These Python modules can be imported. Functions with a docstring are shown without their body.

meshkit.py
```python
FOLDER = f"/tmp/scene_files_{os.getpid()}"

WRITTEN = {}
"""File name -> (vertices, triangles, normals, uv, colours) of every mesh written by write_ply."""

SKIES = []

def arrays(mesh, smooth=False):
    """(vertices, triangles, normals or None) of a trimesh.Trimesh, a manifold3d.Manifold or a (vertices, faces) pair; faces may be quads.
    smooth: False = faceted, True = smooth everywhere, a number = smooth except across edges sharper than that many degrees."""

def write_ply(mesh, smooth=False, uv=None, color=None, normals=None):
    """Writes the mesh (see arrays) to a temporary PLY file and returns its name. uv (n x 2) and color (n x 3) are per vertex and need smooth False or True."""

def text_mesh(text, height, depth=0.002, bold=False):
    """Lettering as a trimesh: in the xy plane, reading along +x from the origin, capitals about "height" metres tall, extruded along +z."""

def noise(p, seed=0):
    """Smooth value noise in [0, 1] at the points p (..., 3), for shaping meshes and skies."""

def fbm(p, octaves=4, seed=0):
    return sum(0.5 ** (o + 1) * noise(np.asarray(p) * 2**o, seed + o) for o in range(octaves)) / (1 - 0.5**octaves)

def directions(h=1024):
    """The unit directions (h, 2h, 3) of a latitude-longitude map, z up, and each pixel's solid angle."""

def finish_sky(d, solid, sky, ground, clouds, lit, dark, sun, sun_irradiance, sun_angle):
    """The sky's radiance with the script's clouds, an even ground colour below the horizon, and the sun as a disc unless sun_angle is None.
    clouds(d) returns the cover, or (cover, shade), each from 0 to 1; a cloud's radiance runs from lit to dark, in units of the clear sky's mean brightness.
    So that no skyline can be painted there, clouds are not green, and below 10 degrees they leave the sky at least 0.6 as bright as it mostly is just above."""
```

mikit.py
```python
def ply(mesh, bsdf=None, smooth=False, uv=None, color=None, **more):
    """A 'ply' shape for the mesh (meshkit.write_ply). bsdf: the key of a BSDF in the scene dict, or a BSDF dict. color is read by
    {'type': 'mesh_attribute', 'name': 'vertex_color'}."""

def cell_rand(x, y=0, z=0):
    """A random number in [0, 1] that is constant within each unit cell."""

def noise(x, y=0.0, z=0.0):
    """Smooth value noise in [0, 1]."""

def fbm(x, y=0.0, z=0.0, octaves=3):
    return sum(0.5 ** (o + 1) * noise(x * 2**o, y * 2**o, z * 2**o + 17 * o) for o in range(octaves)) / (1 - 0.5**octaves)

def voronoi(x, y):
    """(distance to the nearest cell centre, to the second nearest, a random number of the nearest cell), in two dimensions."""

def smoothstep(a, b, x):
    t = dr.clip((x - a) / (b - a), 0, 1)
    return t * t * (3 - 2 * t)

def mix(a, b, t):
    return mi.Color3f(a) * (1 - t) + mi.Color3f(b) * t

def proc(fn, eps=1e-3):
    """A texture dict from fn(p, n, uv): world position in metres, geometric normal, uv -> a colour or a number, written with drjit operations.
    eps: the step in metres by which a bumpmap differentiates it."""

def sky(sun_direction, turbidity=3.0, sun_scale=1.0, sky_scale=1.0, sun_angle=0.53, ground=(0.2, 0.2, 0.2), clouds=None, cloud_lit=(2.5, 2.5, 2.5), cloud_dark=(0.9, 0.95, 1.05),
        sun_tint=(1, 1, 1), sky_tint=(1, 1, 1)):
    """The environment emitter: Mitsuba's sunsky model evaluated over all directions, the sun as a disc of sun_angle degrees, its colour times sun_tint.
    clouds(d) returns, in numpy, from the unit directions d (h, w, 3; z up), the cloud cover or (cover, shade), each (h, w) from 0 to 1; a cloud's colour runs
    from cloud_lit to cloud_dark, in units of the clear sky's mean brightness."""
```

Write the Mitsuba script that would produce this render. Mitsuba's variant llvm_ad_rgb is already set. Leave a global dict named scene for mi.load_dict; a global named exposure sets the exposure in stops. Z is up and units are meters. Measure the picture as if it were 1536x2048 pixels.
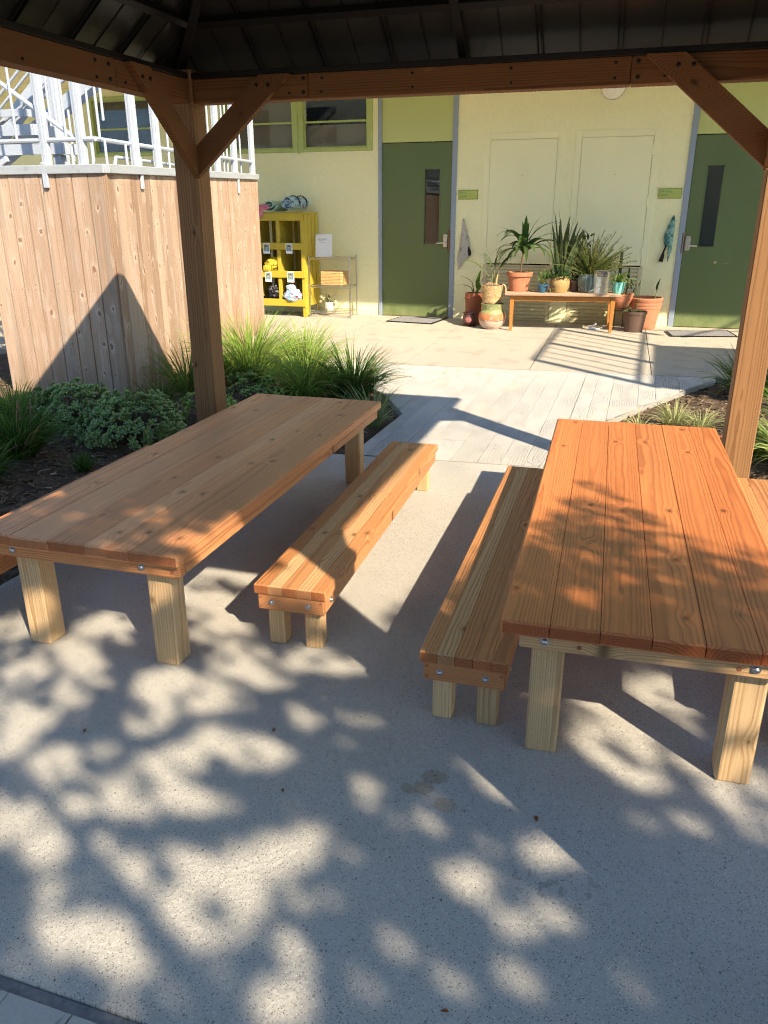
import math
import numpy as np
import trimesh
import shapely
import shapely.geometry as sg
import drjit as dr
import mitsuba as mi
import mikit
import meshkit
from mikit import proc, noise, fbm, voronoi, cell_rand, smoothstep, mix

# ------------------------------------------------------------------ camera, sky, exposure
R_CAM = np.array([[0.95035857, 0.31115236, -0.00167035], [0.10972037, -0.34013474, -0.93395385], [-0.29117009, 0.88740778, -0.35738971]])
EYE = np.array([0.0, 0.0, 1.3411])
scene, labels = {}, {}
scene['camera'] = {'type': 'perspective', 'fov': 2 * math.degrees(math.atan(768 / 1580.9)), 'fov_axis': 'x', 'near_clip': 0.05, 'far_clip': 400.0,
                   'to_world': mi.ScalarTransform4f().look_at(origin=EYE.tolist(), target=(EYE + R_CAM[2]).tolist(), up=(-R_CAM[1]).tolist())}
AZ, EL = math.radians(130.28), math.radians(36.52)
SUN = np.array([math.sin(AZ) * math.cos(EL), math.cos(AZ) * math.cos(EL), math.sin(EL)])
scene['sky'] = mikit.sky(SUN.tolist(), turbidity=3, ground=(0.22, 0.20, 0.17), sky_scale=1.0, sun_tint=(.98, 1.03, 1.09), sky_tint=(0.90, 1.02, 1.12))
exposure = 2.74

# ------------------------------------------------------------------ naming
counts = {}
def numbered(path):
    n = counts.get(path, 0)
    counts[path] = n + 1
    return path if n == 0 else f'{path}_{n:03d}'

def thing(name, label, cat, group=None):
    k = numbered(name)
    labels[k] = {'label': label, 'category': cat}
    if group: labels[k]['group'] = group
    return k

def put(name, mesh, bsdf, parent=None, smooth=False, uv=None, color=None, M=None, label=None, cat=None, group=None, kind=None):
    k = numbered(f'{parent}__{name}' if parent else name)
    d = mesh if isinstance(mesh, dict) else mikit.ply(mesh, bsdf, smooth=smooth, uv=uv, color=color)
    if M is not None: d = {**d, 'to_world': mi.ScalarTransform4f(np.asarray(M, float).tolist())}
    scene[k] = d
    p = {}
    if label: p['label'] = label
    if cat: p['category'] = cat
    if group: p['group'] = group
    if kind: p['kind'] = kind
    if p: labels[k] = p
    return k

# ------------------------------------------------------------------ mesh helpers
def rng(s): return np.random.default_rng(s)
def tm(v, f): return trimesh.Trimesh(np.asarray(v, float), np.asarray(f, int), process=False)
def cat(ms): return trimesh.util.concatenate(ms)

_CB = None
def cbox(sx, sy, sz, b=0.003):
    """chamfered box centred on the origin"""
    global _CB
    b = min(b, .45 * min(sx, sy, sz))
    if _CB is None:
        pts = []
        for x in (-1, 1):
            for y in (-1, 1):
                for z in (-1, 1):
                    for k in range(3):
                        p = [x * .5, y * .5, z * .5]
                        for j in range(3):
                            if j != k: p[j] -= np.sign(p[j]) * .1
                        pts.append(p)
        h = trimesh.Trimesh(pts).convex_hull
        _CB = (h.vertices.copy(), h.faces.copy())
    v, f = _CB
    s = np.array([sx, sy, sz])
    out = np.sign(v) * (s / 2 - np.where(np.abs(np.abs(v) - .5) < 1e-6, 0, b))
    return tm(out, f)

def box6(x0, x1, y0, y1, z0, z1, b=0.002, tight=()):
    m = cbox(x1 - x0, y1 - y0, z1 - z0, b)
    for sg_ in tight:      # a nearly sharp arris on the side (-1 / +1 in x) that meets a neighbour
        v = m.vertices; h = (x1 - x0) / 2; on = np.sign(v[:, 0]) == sg_; face = on & (np.abs(np.abs(v[:, 0]) - h) < 1e-9)
        hz, hy = (z1 - z0) / 2, (y1 - y0) / 2
        v[on & ~face, 0] = sg_ * (h - .0007)
        v[face, 2] = np.sign(v[face, 2]) * (hz - np.where(hz - np.abs(v[face, 2]) > 1e-9, .0007, 0))
        m.vertices = v
    m.vertices += [(x0 + x1) / 2, (y0 + y1) / 2, (z0 + z1) / 2]
    return m

def frame_of(a, c, up=(0, 0, 1)):
    a, c = np.asarray(a, float), np.asarray(c, float)
    d = c - a; L = np.linalg.norm(d); d /= L
    s = np.cross(d, up)
    if np.linalg.norm(s) < 1e-6: s = np.cross(d, (0, 1, 0))
    s /= np.linalg.norm(s); u = np.cross(s, d)
    return a, d, s, u, L

def bar(a, c, w, h, b=0.003, up=(0, 0, 1)):
    """box bar from a to c: w sideways, h along up"""
    a, d, s, u, L = frame_of(a, c, up)
    m = cbox(w, L, h, b)
    v = m.vertices
    m.vertices = a + np.outer(v[:, 0], s) + np.outer(v[:, 1] + L / 2, d) + np.outer(v[:, 2], u)
    return m

def wuv(m, seed, mode, A=None):
    """wood coordinates: A = (origin, across, along) ; u carries the board's seed"""
    o, ac, al = A
    q = m.vertices - np.asarray(o)
    return np.stack([q @ np.asarray(ac, float) + 4.0 * seed + 2.0, q @ np.asarray(al, float)], 1)

def woodbar(name, a, c, w, h, bsdf, parent, seed, b=0.003, up=(0, 0, 1), **kw):
    m = bar(a, c, w, h, b, up)
    a, d, s, u, L = frame_of(a, c, up)
    ac = s if abs(w) >= abs(h) else u
    return put(name, m, bsdf, parent, uv=wuv(m, seed, 0, (a, ac, d)), **kw)

def tube(pts, r, sides=6, cap=True):
    p = np.asarray(pts, float)
    n = len(p)
    r = np.broadcast_to(r, (n,))
    t = np.gradient(p, axis=0); t /= np.linalg.norm(t, axis=1, keepdims=True) + 1e-12
    a = np.cross(t, np.where(np.abs(t[:, 2:]) < .9, [0, 0, 1.], [1., 0, 0])); a /= np.linalg.norm(a, axis=1, keepdims=True) + 1e-12
    b = np.cross(t, a); g = np.arange(sides) * 2 * np.pi / sides
    v = (p[:, None] + r[:, None, None] * (np.cos(g)[None, :, None] * a[:, None] + np.sin(g)[None, :, None] * b[:, None])).reshape(-1, 3)
    f = []
    for i in range(n - 1):
        for j in range(sides):
            k = (j + 1) % sides
            f += [[i * sides + j, i * sides + k, (i + 1) * sides + k], [i * sides + j, (i + 1) * sides + k, (i + 1) * sides + j]]
    if cap:
        v = np.vstack([v, p[0], p[-1]])
        for j in range(sides):
            k = (j + 1) % sides
            f += [[n * sides, k, j], [n * sides + 1, (n - 1) * sides + j, (n - 1) * sides + k]]
    return tm(v, f)

def lathe(prof, at=(0, 0, 0), seg=28):
    m = trimesh.creation.revolve(np.asarray(prof, float), sections=seg)
    m.vertices += at
    return m

def extr(poly, h, z0=0.0):
    ms = []
    for g in getattr(poly, 'geoms', [poly]):
        if g.is_empty or g.area < 1e-6: continue
        m = trimesh.creation.extrude_polygon(g, h, engine='earcut'); m.vertices[:, 2] += z0; ms.append(m)
    return cat(ms) if ms else None

def sphere(c, r, sub=2, s=(1, 1, 1)):
    m = trimesh.creation.icosphere(subdivisions=sub, radius=r); m.vertices = m.vertices * s + c
    return m

def place(x, y, t, z=0.0):
    M = np.eye(4); c, s = math.cos(t), math.sin(t)
    M[:2, :2] = [[c, -s], [s, c]]; M[:3, 3] = [x, y, z]
    return M

# ------------------------------------------------------------------ materials
def rgbv(c): return {'type': 'rgb', 'value': list(map(float, c))}
def pr(color, rough=.6, spec=.4, **k): return {'type': 'twosided', 'bsdf': {'type': 'principled', 'base_color': color if isinstance(color, dict) else rgbv(color), 'roughness': rough, 'specular': spec, **k}}
def mat(name, color, rough=.6, spec=.4, bump=None, bscale=None, **k):
    b = {'type': 'principled', 'base_color': color if isinstance(color, dict) else rgbv(color), 'roughness': rough, 'specular': spec, **k}
    if bump is not None: b = {'type': 'bumpmap', 'arbitrary': bump, 'scale': 1.0, 'bsdf': b}
    scene[name] = {'type': 'twosided', 'bsdf': b}
    return name

def wood_rgb(a, b, l, seed, early, late, tones, ring=.0065, knots=1.0, contrast=1.0, pale=0.0):
    """solid wood: a, b across the section, l along the board"""
    r1, r2, r3, r4 = (cell_rand(seed, k, 7) for k in (1, 2, 3, 4))
    ca = (r1 - .5) * .11; cb = -(.012 + .09 * r2 * r2)
    w1 = noise(l * 1.1 + seed * 3.7, seed * 1.3, 0.5) - .5
    w2 = noise(l * 4.3 + seed * 1.7, a * 9, seed * 2.1) - .5
    da = a - ca + .035 * w1; db = b - cb + .03 * (noise(l * .9, seed * 5.1, 3.3) - .5)
    # knots: one per cell along the board
    li = dr.floor(l / .37)
    kp = (li + .25 + .5 * cell_rand(li, seed, 11)) * .37
    ka = (cell_rand(li, seed, 12) - .5) * .085
    has = dr.select(cell_rand(li, seed, 13) < .55 * knots, 1.0, 0.0)
    kd = dr.sqrt(dr.square((l - kp) / 1.7) + dr.square(a - ka))
    bend = has * dr.exp(-dr.square(kd / .022))
    r = dr.sqrt(da * da + db * db) + .004 * w2 + .009 * bend + .0022 * (noise(a * 60, l * 14, seed * 4.4) - .5)
    sp = ring * (.75 + .7 * r3)
    t = r / sp + .35 * (noise(r * 90, seed * 2.3, 0.0) - .5)
    fr = t - dr.floor(t)
    lw = smoothstep(.35, .9, fr) * (1 - smoothstep(.93, 1.0, fr))
    lw = lw * (.55 + .6 * noise(dr.floor(t) * 1.7, seed, 4.0))
    fib = noise(a * 700, b * 700, l * 9 + seed * 11) - .5
    ton = noise(l * .8 + seed * 9, a * 7, 1.0)
    k1, k2 = smoothstep(.0, .5, r4), smoothstep(.5, 1.0, r4)
    tone = mi.Color3f(tones[0]) * (1 - k1) + mi.Color3f(tones[1]) * (k1 - k2) + mi.Color3f(tones[2]) * k2
    c = mix(early, late, dr.clip(lw * contrast, 0, 1)) * tone
    c = c * (1 + .24 * fib) * (.84 + .32 * ton) * (.93 + .14 * noise(a * 260 + seed, l * 3.1, 2.0))
    core = has * dr.exp(-dr.square(kd / (.0030 + .0055 * cell_rand(li, seed, 14))))
    dark = has * dr.exp(-dr.square(kd / .012)) * .40
    c = mix(c, mi.Color3f(late) * .38, dr.clip(core + dark * (1 - core), 0, 1))
    return c

def seed_of(u):
    s = dr.floor(u / 4.0)
    return s, u - 4.0 * s - 2.0

def wood_h(z0, *pal, end=False, **kw):
    def fn(p, n, uv):
        s, a = seed_of(uv.x)
        c = wood_rgb(a, p.z - z0, uv.y, s, *pal, **kw)
        if end: c = c * (1 - smoothstep(.75, .9, dr.abs(n.y)) * mi.Color3f(.38, .52, .58))
        return c
    return fn
def wood_v(*pal, **kw):
    def fn(p, n, uv):
        s, a = seed_of(uv.x)
        return wood_rgb(a, uv.y, p.z, s, *pal, **kw)
    return fn

ORANGE = ((.50, .225, .092), (.32, .118, .042), ((1.12, 1.35, 1.6), (1.0, 1.0, 1.0), (.93, .84, .78)))
RAW = ((.55, .385, .215), (.40, .24, .112), ((1, 1, 1), (1.04, 1.02, 1.0), (.95, .93, .9)))
STAIN = ((.205, .096, .035), (.135, .058, .020), ((1, 1, 1), (1.08, 1.05, 1), (.92, .92, .92)))
CEDAR = ((.425, .312, .236), (.33, .218, .158), ((1.0, .97, .93), (1.18, 1.16, 1.13), (.80, .73, .66)))
DEEP = ((.52, .178, .056), (.30, .086, .025), ((1.1, 1.25, 1.4), (1.0, 1.0, 1.0), (.88, .76, .68)))
PALE = ((.58, .265, .118), (.43, .165, .062), ((1.1, 1.35, 1.6), (1.0, 1.0, 1.0), (.86, .74, .66)))
mat('table_wood', proc(wood_h(.395, *PALE, end=True, contrast=.8)), .5, .45)
mat('deep_table_wood', proc(wood_h(.395, *DEEP, end=True, contrast=.8)), .5, .45)
mat('table_apron_wood', proc(wood_h(.35, *ORANGE)), .5, .45)
BENCHT = (ORANGE[0], ORANGE[1], ((1.2, 1.75, 2.2), (1.0, 1.0, .95), (.95, .85, .80)))
mat('bench_wood', proc(wood_h(.21, *BENCHT, end=True)), .5, .45)
mat('bench_apron_wood', proc(wood_h(.16, *ORANGE)), .5, .45)
mat('leg_wood', proc(wood_v(*RAW, ring=.006)), .7, .3)
mat('apron_wood', proc(wood_h(.35, RAW[0], RAW[1], ((1, 1, 1), (.95, .75, .6), (.9, .62, .42)))), .65, .3)
mat('post_wood', proc(wood_v((.265, .145, .066), (.175, .086, .034), STAIN[2], ring=.008, knots=.8)), .7, .3)
mat('beam_wood', proc(wood_h(1.88, *STAIN, ring=.008, knots=.5)), .7, .3)

def fence_fn(p, n, uv):
    s, a = seed_of(uv.x)
    z = p.z
    c = wood_rgb(a, uv.y, z, s, *CEDAR, ring=.009, knots=.0, contrast=.75)
    streak = smoothstep(.52, .85, fbm(a * 34 + s * 5, z * .7 + s, 2.0)) * cell_rand(s, 6, 1)
    c = mix(c, mi.Color3f(.30, .275, .245), .75 * streak)
    lite = smoothstep(.66, .78, noise(a * 40 + s * 3, z * 7 + s * 7, 1.0))
    c = mix(c, mi.Color3f(.56, .47, .40), .32 * lite)
    li = dr.floor(z / .27 + s * .37)
    kz = (li - s * .37 + .2 + .6 * cell_rand(li, s, 21)) * .27
    ka = (cell_rand(li, s, 22) - .5) * .085
    has = dr.select(cell_rand(li, s, 23) < .66, 1.0, 0.0)
    sz = .4 + 1.1 * cell_rand(li, s, 24)
    d = dr.sqrt(dr.square((z - kz) / 1.5) + dr.square(a - ka)) / sz + .006 * (noise(a * 120, z * 60, s) - .5)
    halo = has * dr.exp(-dr.square(d / .019)) * smoothstep(.25, .6, noise(a * 60, z * 34, s * 2.0))
    c = mix(c, mi.Color3f(.70, .60, .50), .75 * halo)
    rim = has * (1 - smoothstep(.0075, .0105, d))
    c = mix(c, mi.Color3f(.17, .085, .05), .8 * rim)
    c = mix(c, mi.Color3f(.34, .165, .10), .8 * has * (1 - smoothstep(.004, .0065, d)))
    nail = 1 - smoothstep(.0022, .0038, dr.sqrt(dr.square(dr.abs(a) - .036) + dr.minimum(dr.square(z - 1.505), dr.square(z - .80))))
    c = mix(c, mi.Color3f(.09, .07, .06), nail)
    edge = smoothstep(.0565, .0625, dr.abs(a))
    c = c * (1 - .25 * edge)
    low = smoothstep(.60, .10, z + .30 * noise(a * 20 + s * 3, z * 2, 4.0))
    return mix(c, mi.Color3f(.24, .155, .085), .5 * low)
mat('fence_wood', proc(fence_fn), .8, .2)

def pad_fn(p, n, uv):
    x, y = p.x, p.y
    big = fbm(x * .9 + 5, y * .9, 0.0)
    mid = fbm(x * 6, y * 6, 3.0)
    c = mix((.375, .361, .325), (.48, .462, .417), big * .7 + mid * .3)
    d1, d2, w = voronoi(x * 300, y * 300)
    dk = dr.select(w < .10, 1.0, 0.0) * smoothstep(.55, .25, d1)
    lt = dr.select(w > .90, 1.0, 0.0) * smoothstep(.55, .25, d1)
    c = c * (1 - .55 * dk) + mi.Color3f(.14, .135, .125) * lt
    e1, e2, w2 = voronoi(x * 75 + 9, y * 75)
    c = c * (1 - .5 * dr.select(w2 < .022, 1.0, 0.0) * smoothstep(.28, .12, e1))
    c = c * (.92 + .16 * noise(x * 420, y * 420, 1.0))
    # spilled stain and small scuffs on the slab
    def blot(cx, cy, r, st):
        q = dr.sqrt(dr.square(x - cx) + dr.square((y - cy) * 1.15)) + .035 * (fbm(x * 22 + st, y * 22, st) - .5)
        return smoothstep(r, r * .8, q)
    st = dr.maximum(blot(-.385, 1.585, .03, 1.0), dr.maximum(blot(-.40, 1.54, .032, 2.0), dr.maximum(blot(-.345, 1.50, .032, 3.0), dr.maximum(blot(-.435, 1.525, .02, 4.0), blot(-.29, 1.49, .015, 5.0)))))
    c = mix(c, c * mi.Color3f(.80, .75, .66), st)
    sc = smoothstep(.70, .80, noise(x * 70, y * 70, 8.0)) * smoothstep(.16, .05, dr.sqrt(dr.square(x + .05) + dr.square(y - 1.33) * 3.5))
    c = c * (1 - .25 * sc)
    damp = smoothstep(.50, .8, fbm(x * 1.6 + 20, y * 1.6, 6.0, 4))
    swirl = noise(x * 3.2 + 2.5 * noise(x * 1.3, y * 1.3, 2.0), y * 9, 5.0) - .5
    return c * (1 - .13 * damp + .07 * swirl)
def pad_bump(p, n, uv): return .0011 * noise(p.x * 230, p.y * 230, 2.0) + .001 * noise(p.x * 90, p.y * 90, 3.0)
mat('pad_concrete', proc(pad_fn), .85, .25, bump=proc(pad_bump, 2e-3))

def patio_fn(p, n, uv):
    c = mix((.355, .32, .265), (.39, .352, .295), fbm(p.x * 1.3, p.y * 1.3, 1.0, 4))
    c = c * (.95 + .1 * noise(p.x * 260, p.y * 260, 0.0))
    spot = smoothstep(.74, .84, noise(p.x * 7, p.y * 7, 4.0))
    return c * (1 - .12 * spot)
mat('patio_concrete', proc(patio_fn), .8, .25)

def plank_lines(x, y, s):
    ca = (cell_rand(s, 1, 5) - .5) * .16
    w = noise(y * 2.2 + s * 3, s * 1.1, 0.0) - .5
    kn = dr.floor(y / .5); kc = (kn + .5 + .3 * (cell_rand(kn, s, 3) - .5)) * .5
    kx = (cell_rand(kn, s, 4) - .5) * .09
    kd = dr.sqrt(dr.square((y - kc) / 2.0) + dr.square(x - kx))
    r = dr.abs(x - ca + .07 * w) + .035 * dr.exp(-dr.square(kd / .035)) + .012 * (noise(x * 30, y * 3, s) - .5)
    t = r / .017
    fr = t - dr.floor(t)
    return smoothstep(.42, .5, fr) * (1 - smoothstep(.55, .68, fr)) * smoothstep(.38, .62, noise(x * 14, y * 6 + s, 9.0))
def path_fn(p, n, uv):
    s, a = seed_of(uv.x)
    c = mix((.385, .374, .342), (.455, .444, .41), fbm(p.x * 2.3, p.y * 2.3, 2.0)) * (.93 + .12 * cell_rand(s, 2, 2))
    c = mix(c, mi.Color3f(.50, .44, .36), .5 * smoothstep(.62, .8, fbm(p.x * 5, p.y * 5, 7.0)))
    return c * (1 - .50 * plank_lines(a, uv.y, s)) * (.95 + .1 * noise(p.x * 200, p.y * 200, 1.0))
def path_bump(p, n, uv):
    s, a = seed_of(uv.x)
    return -.0038 * plank_lines(a, uv.y, s)
mat('path_concrete', proc(path_fn), .85, .2, bump=proc(path_bump, 3e-3))
mat('joint_dark', (.24, .22, .19), .9, .1)

def soil_fn(p, n, uv):
    c = mix((.050, .036, .026), (.145, .105, .072), fbm(p.x * 30, p.y * 30, p.z * 30, 4))
    return c * (.6 + .8 * noise(p.x * 160, p.y * 160, 1.0))
mat('soil', proc(soil_fn), .95, .1, bump=proc(lambda p, n, uv: .012 * fbm(p.x * 40, p.y * 40, 0.0), 3e-3))
mat('chip', {'type': 'mesh_attribute', 'name': 'vertex_color'}, .9, .15)
mat('ground_far', proc(lambda p, n, uv: mix((.30, .28, .24), (.40, .37, .31), fbm(p.x * .6, p.y * .6, 0.0))), .9, .1)

def wall_fn(p, n, uv):
    c = mix((.82, .805, .49), (.88, .865, .55), fbm(p.x * 1.2, p.z * 1.2, 3.0))
    grime = smoothstep(.16, .0, p.z + .1 * fbm(p.x * 6, p.z * 3, 0.0))
    return mix(c, mi.Color3f(.62, .55, .36), .35 * grime) * (.97 + .06 * noise(p.x * 55, p.z * 55, 2.0))
mat('wall_paint', proc(wall_fn), .6, .3, bump=proc(lambda p, n, uv: .002 * fbm(p.x * 38, p.z * 38, 0.0), 4e-3))
mat('panel_paint', proc(lambda p, n, uv: mix((.83, .82, .52), (.88, .87, .57), fbm(p.x * 3, p.z * 1.2, 9.0))), .42, .45)
mat('louver_paint', proc(lambda p, n, uv: mix((.58, .54, .34), (.66, .61, .39), fbm(p.x * 8, p.z * 8, 9.0))), .5, .4)
mat('soffit_paint', (.78, .70, .44), .7, .2)
mat('slab_grey', (.45, .43, .39), .8, .2)
def door_fn(p, n, uv):
    c = mix((.098, .142, .052), (.118, .165, .062), fbm(p.x * 2.5, p.z * 1.4, 1.0))
    dust = smoothstep(.22, .02, p.z) * fbm(p.x * 14, p.z * 9, 4.0)
    return mix(c, mi.Color3f(.33, .36, .17), .55 * dust)
mat('door_paint', proc(door_fn), .38, .5)
mat('jamb_paint', (.27, .33, .42), .4, .5)
mat('transom_paint', (.50, .56, .225), .5, .4)
mat('trim_green', proc(lambda p, n, uv: mix((.36, .45, .14), (.45, .53, .20), fbm(p.x * 9, p.z * 9, 2.0))), .45, .45)
mat('blind', (.17, .155, .12), .8, .2)
mat('room_dark', (.03, .03, .028), .8, .2)
scene['window_glass'] = {'type': 'thindielectric'}
mat('dome_white', (.90, .88, .78), .3, .5)
mat('chrome', (.62, .61, .58), .22, .5, metallic=1.0)
mat('bolt_steel', (.50, .52, .55), .38, .5, metallic=1.0)
mat('bronze', (.20, .13, .07), .35, .5, metallic=.8)
mat('sign_green', (.42, .50, .13), .45, .4)
mat('sign_edge', (.25, .28, .08), .5, .4)
mat('sign_text', (.10, .26, .10), .5, .4)
mat('white_steel', proc(lambda p, n, uv: mix((.38, .43, .51), (.44, .49, .56), fbm(p.x * 6, p.y * 6, p.z * 6))), .42, .5)
mat('deck_dark', (.10, .10, .10), .7, .3)
def cap_fn(p, n, uv):
    c = mix((.33, .365, .41), (.39, .42, .45), fbm(p.x * 5, p.y * 5, p.z * 5))
    rub = smoothstep(.60, .72, fbm(p.x * 26, p.y * 26, p.z * 26)) * smoothstep(.45, .6, noise(p.x * 2.2, p.y * 2.2, 5.0))
    return mix(c, mi.Color3f(.28, .28, .27), .6 * rub)
mat('cap_steel', proc(cap_fn), .5, .4)
mat('roof_metal', proc(lambda p, n, uv: mix((.020, .020, .018), (.044, .043, .038), fbm(p.x * 5, p.y * 5, p.z * 5))), .36, .5)
mat('roof_frame', (.012, .011, .010), .45, .4)
mat('bolt_black', (.012, .010, .009), .4, .4)
mat('yellow_paint', proc(lambda p, n, uv: mix((.45, .345, .03), (.53, .41, .05), fbm(p.x * 7, p.y * 7, p.z * 4))), .45, .4)
mat('dark_shelf', (.10, .085, .05), .7, .2)
mat('paper', (.78, .82, .88), .5, .3)
mat('ink', (.35, .36, .40), .7, .2)
mat('orange_wood', proc(lambda p, n, uv: mix((.37, .155, .035), (.46, .205, .05), fbm(p.x * 26, p.y * 26, p.z * 3))), .4, .45)
mat('grey_wood', proc(lambda p, n, uv: mix((.33, .215, .145), (.43, .30, .21), fbm(p.x * 3, p.y * 60, p.z * 3))), .7, .3)
def terr(c1, c2, band=None):
    def fn(p, n, uv):
        c = mix(c1, c2, fbm(p.x * 16, p.y * 16, p.z * 12, 4))
        return c
    return proc(fn)
mat('terracotta', terr((.42, .165, .085), (.54, .235, .135)), .75, .25)
mat('red_clay', terr((.24, .075, .040), (.34, .115, .065)), .55, .35)
mat('dark_glaze', terr((.055, .022, .022), (.16, .07, .06)), .25, .6)
mat('glaze_pink', (.33, .13, .12), .4, .5)
mat('brown_plastic', terr((.10, .060, .045), (.15, .095, .07)), .4, .45)
mat('ochre_pot', terr((.34, .22, .075), (.52, .36, .17)), .45, .4)
mat('blue_pot', (.035, .12, .20), .3, .5)
mat('slate_pot', proc(lambda p, n, uv: mix((.10, .14, .13), (.20, .30, .28), smoothstep(.4, .6, noise(p.x * 70, p.y * 70, 0.0)))), .3, .5)
mat('teal_pot', proc(lambda p, n, uv: mix((.07, .34, .30), (.25, .58, .52), smoothstep(.3, .7, noise(p.x * 60, p.y * 60, 2.0)))), .3, .5)
mat('white_pot', (.70, .66, .60), .5, .4)
def painted_fn(p, n, uv):
    w = .016 * (fbm(p.x * 30, p.y * 30, 3.0) - .5)
    z = p.z + w
    g = mi.Color3f(.27, .30, .13); o = mi.Color3f(.52, .20, .085)
    cream = mix((.50, .37, .28), (.62, .50, .42), smoothstep(.3, .7, fbm(p.x * 60, p.y * 60, p.z * 60)))
    c = mix(cream, o, smoothstep(.112, .122, z))
    c = mix(c, mi.Color3f(.30, .07, .035), .8 * smoothstep(.100, .106, z) * (1 - smoothstep(.113, .118, z)))
    c = mix(c, g, smoothstep(.184, .200, z))
    worn = smoothstep(.56, .72, fbm(p.x * 48, p.y * 48, p.z * 36, 4))
    return mix(c, mi.Color3f(.55, .45, .36), .55 * worn)
mat('painted_pot', proc(painted_fn), .5, .4)
mat('wicker', proc(lambda p, n, uv: mix((.40, .26, .12), (.60, .44, .25), noise(p.x * 45, p.y * 45, p.z * 45))), .8, .2)
mat('straw', proc(lambda p, n, uv: mix((.50, .30, .12), (.68, .45, .21), noise(p.x * 45, p.y * 45, p.z * 45))), .8, .2)
mat('bark_mulch', proc(lambda p, n, uv: mix((.22, .14, .09), (.45, .32, .22), noise(p.x * 80, p.y * 80, p.z * 80))), .9, .2)
mat('potting_soil', (.05, .034, .024), .95, .1)
mat('mat_grey', proc(lambda p, n, uv: mix((.15, .15, .155), (.22, .22, .225), noise(p.x * 120, p.y * 120, 0.0))), .95, .1)
mat('cloth_white', proc(lambda p, n, uv: mix((.46, .44, .40), (.26, .24, .22), smoothstep(.58, .7, fbm(p.x * 22, p.y * 22, p.z * 22)))), .9, .1)
mat('cloth_teal', proc(lambda p, n, uv: mix((.05, .15, .15), (.26, .44, .40), smoothstep(.35, .62, fbm(p.x * 20, p.y * 20, p.z * 20)))), .9, .1)
mat('cloth_dark', (.035, .028, .03), .9, .1)
mat('cloth_pink', (.62, .22, .30), .9, .1)
mat('cloth_mint', proc(lambda p, n, uv: mix((.30, .46, .38), (.42, .56, .47), fbm(p.x * 9, p.y * 9, p.z * 9))), .9, .1)
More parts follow.
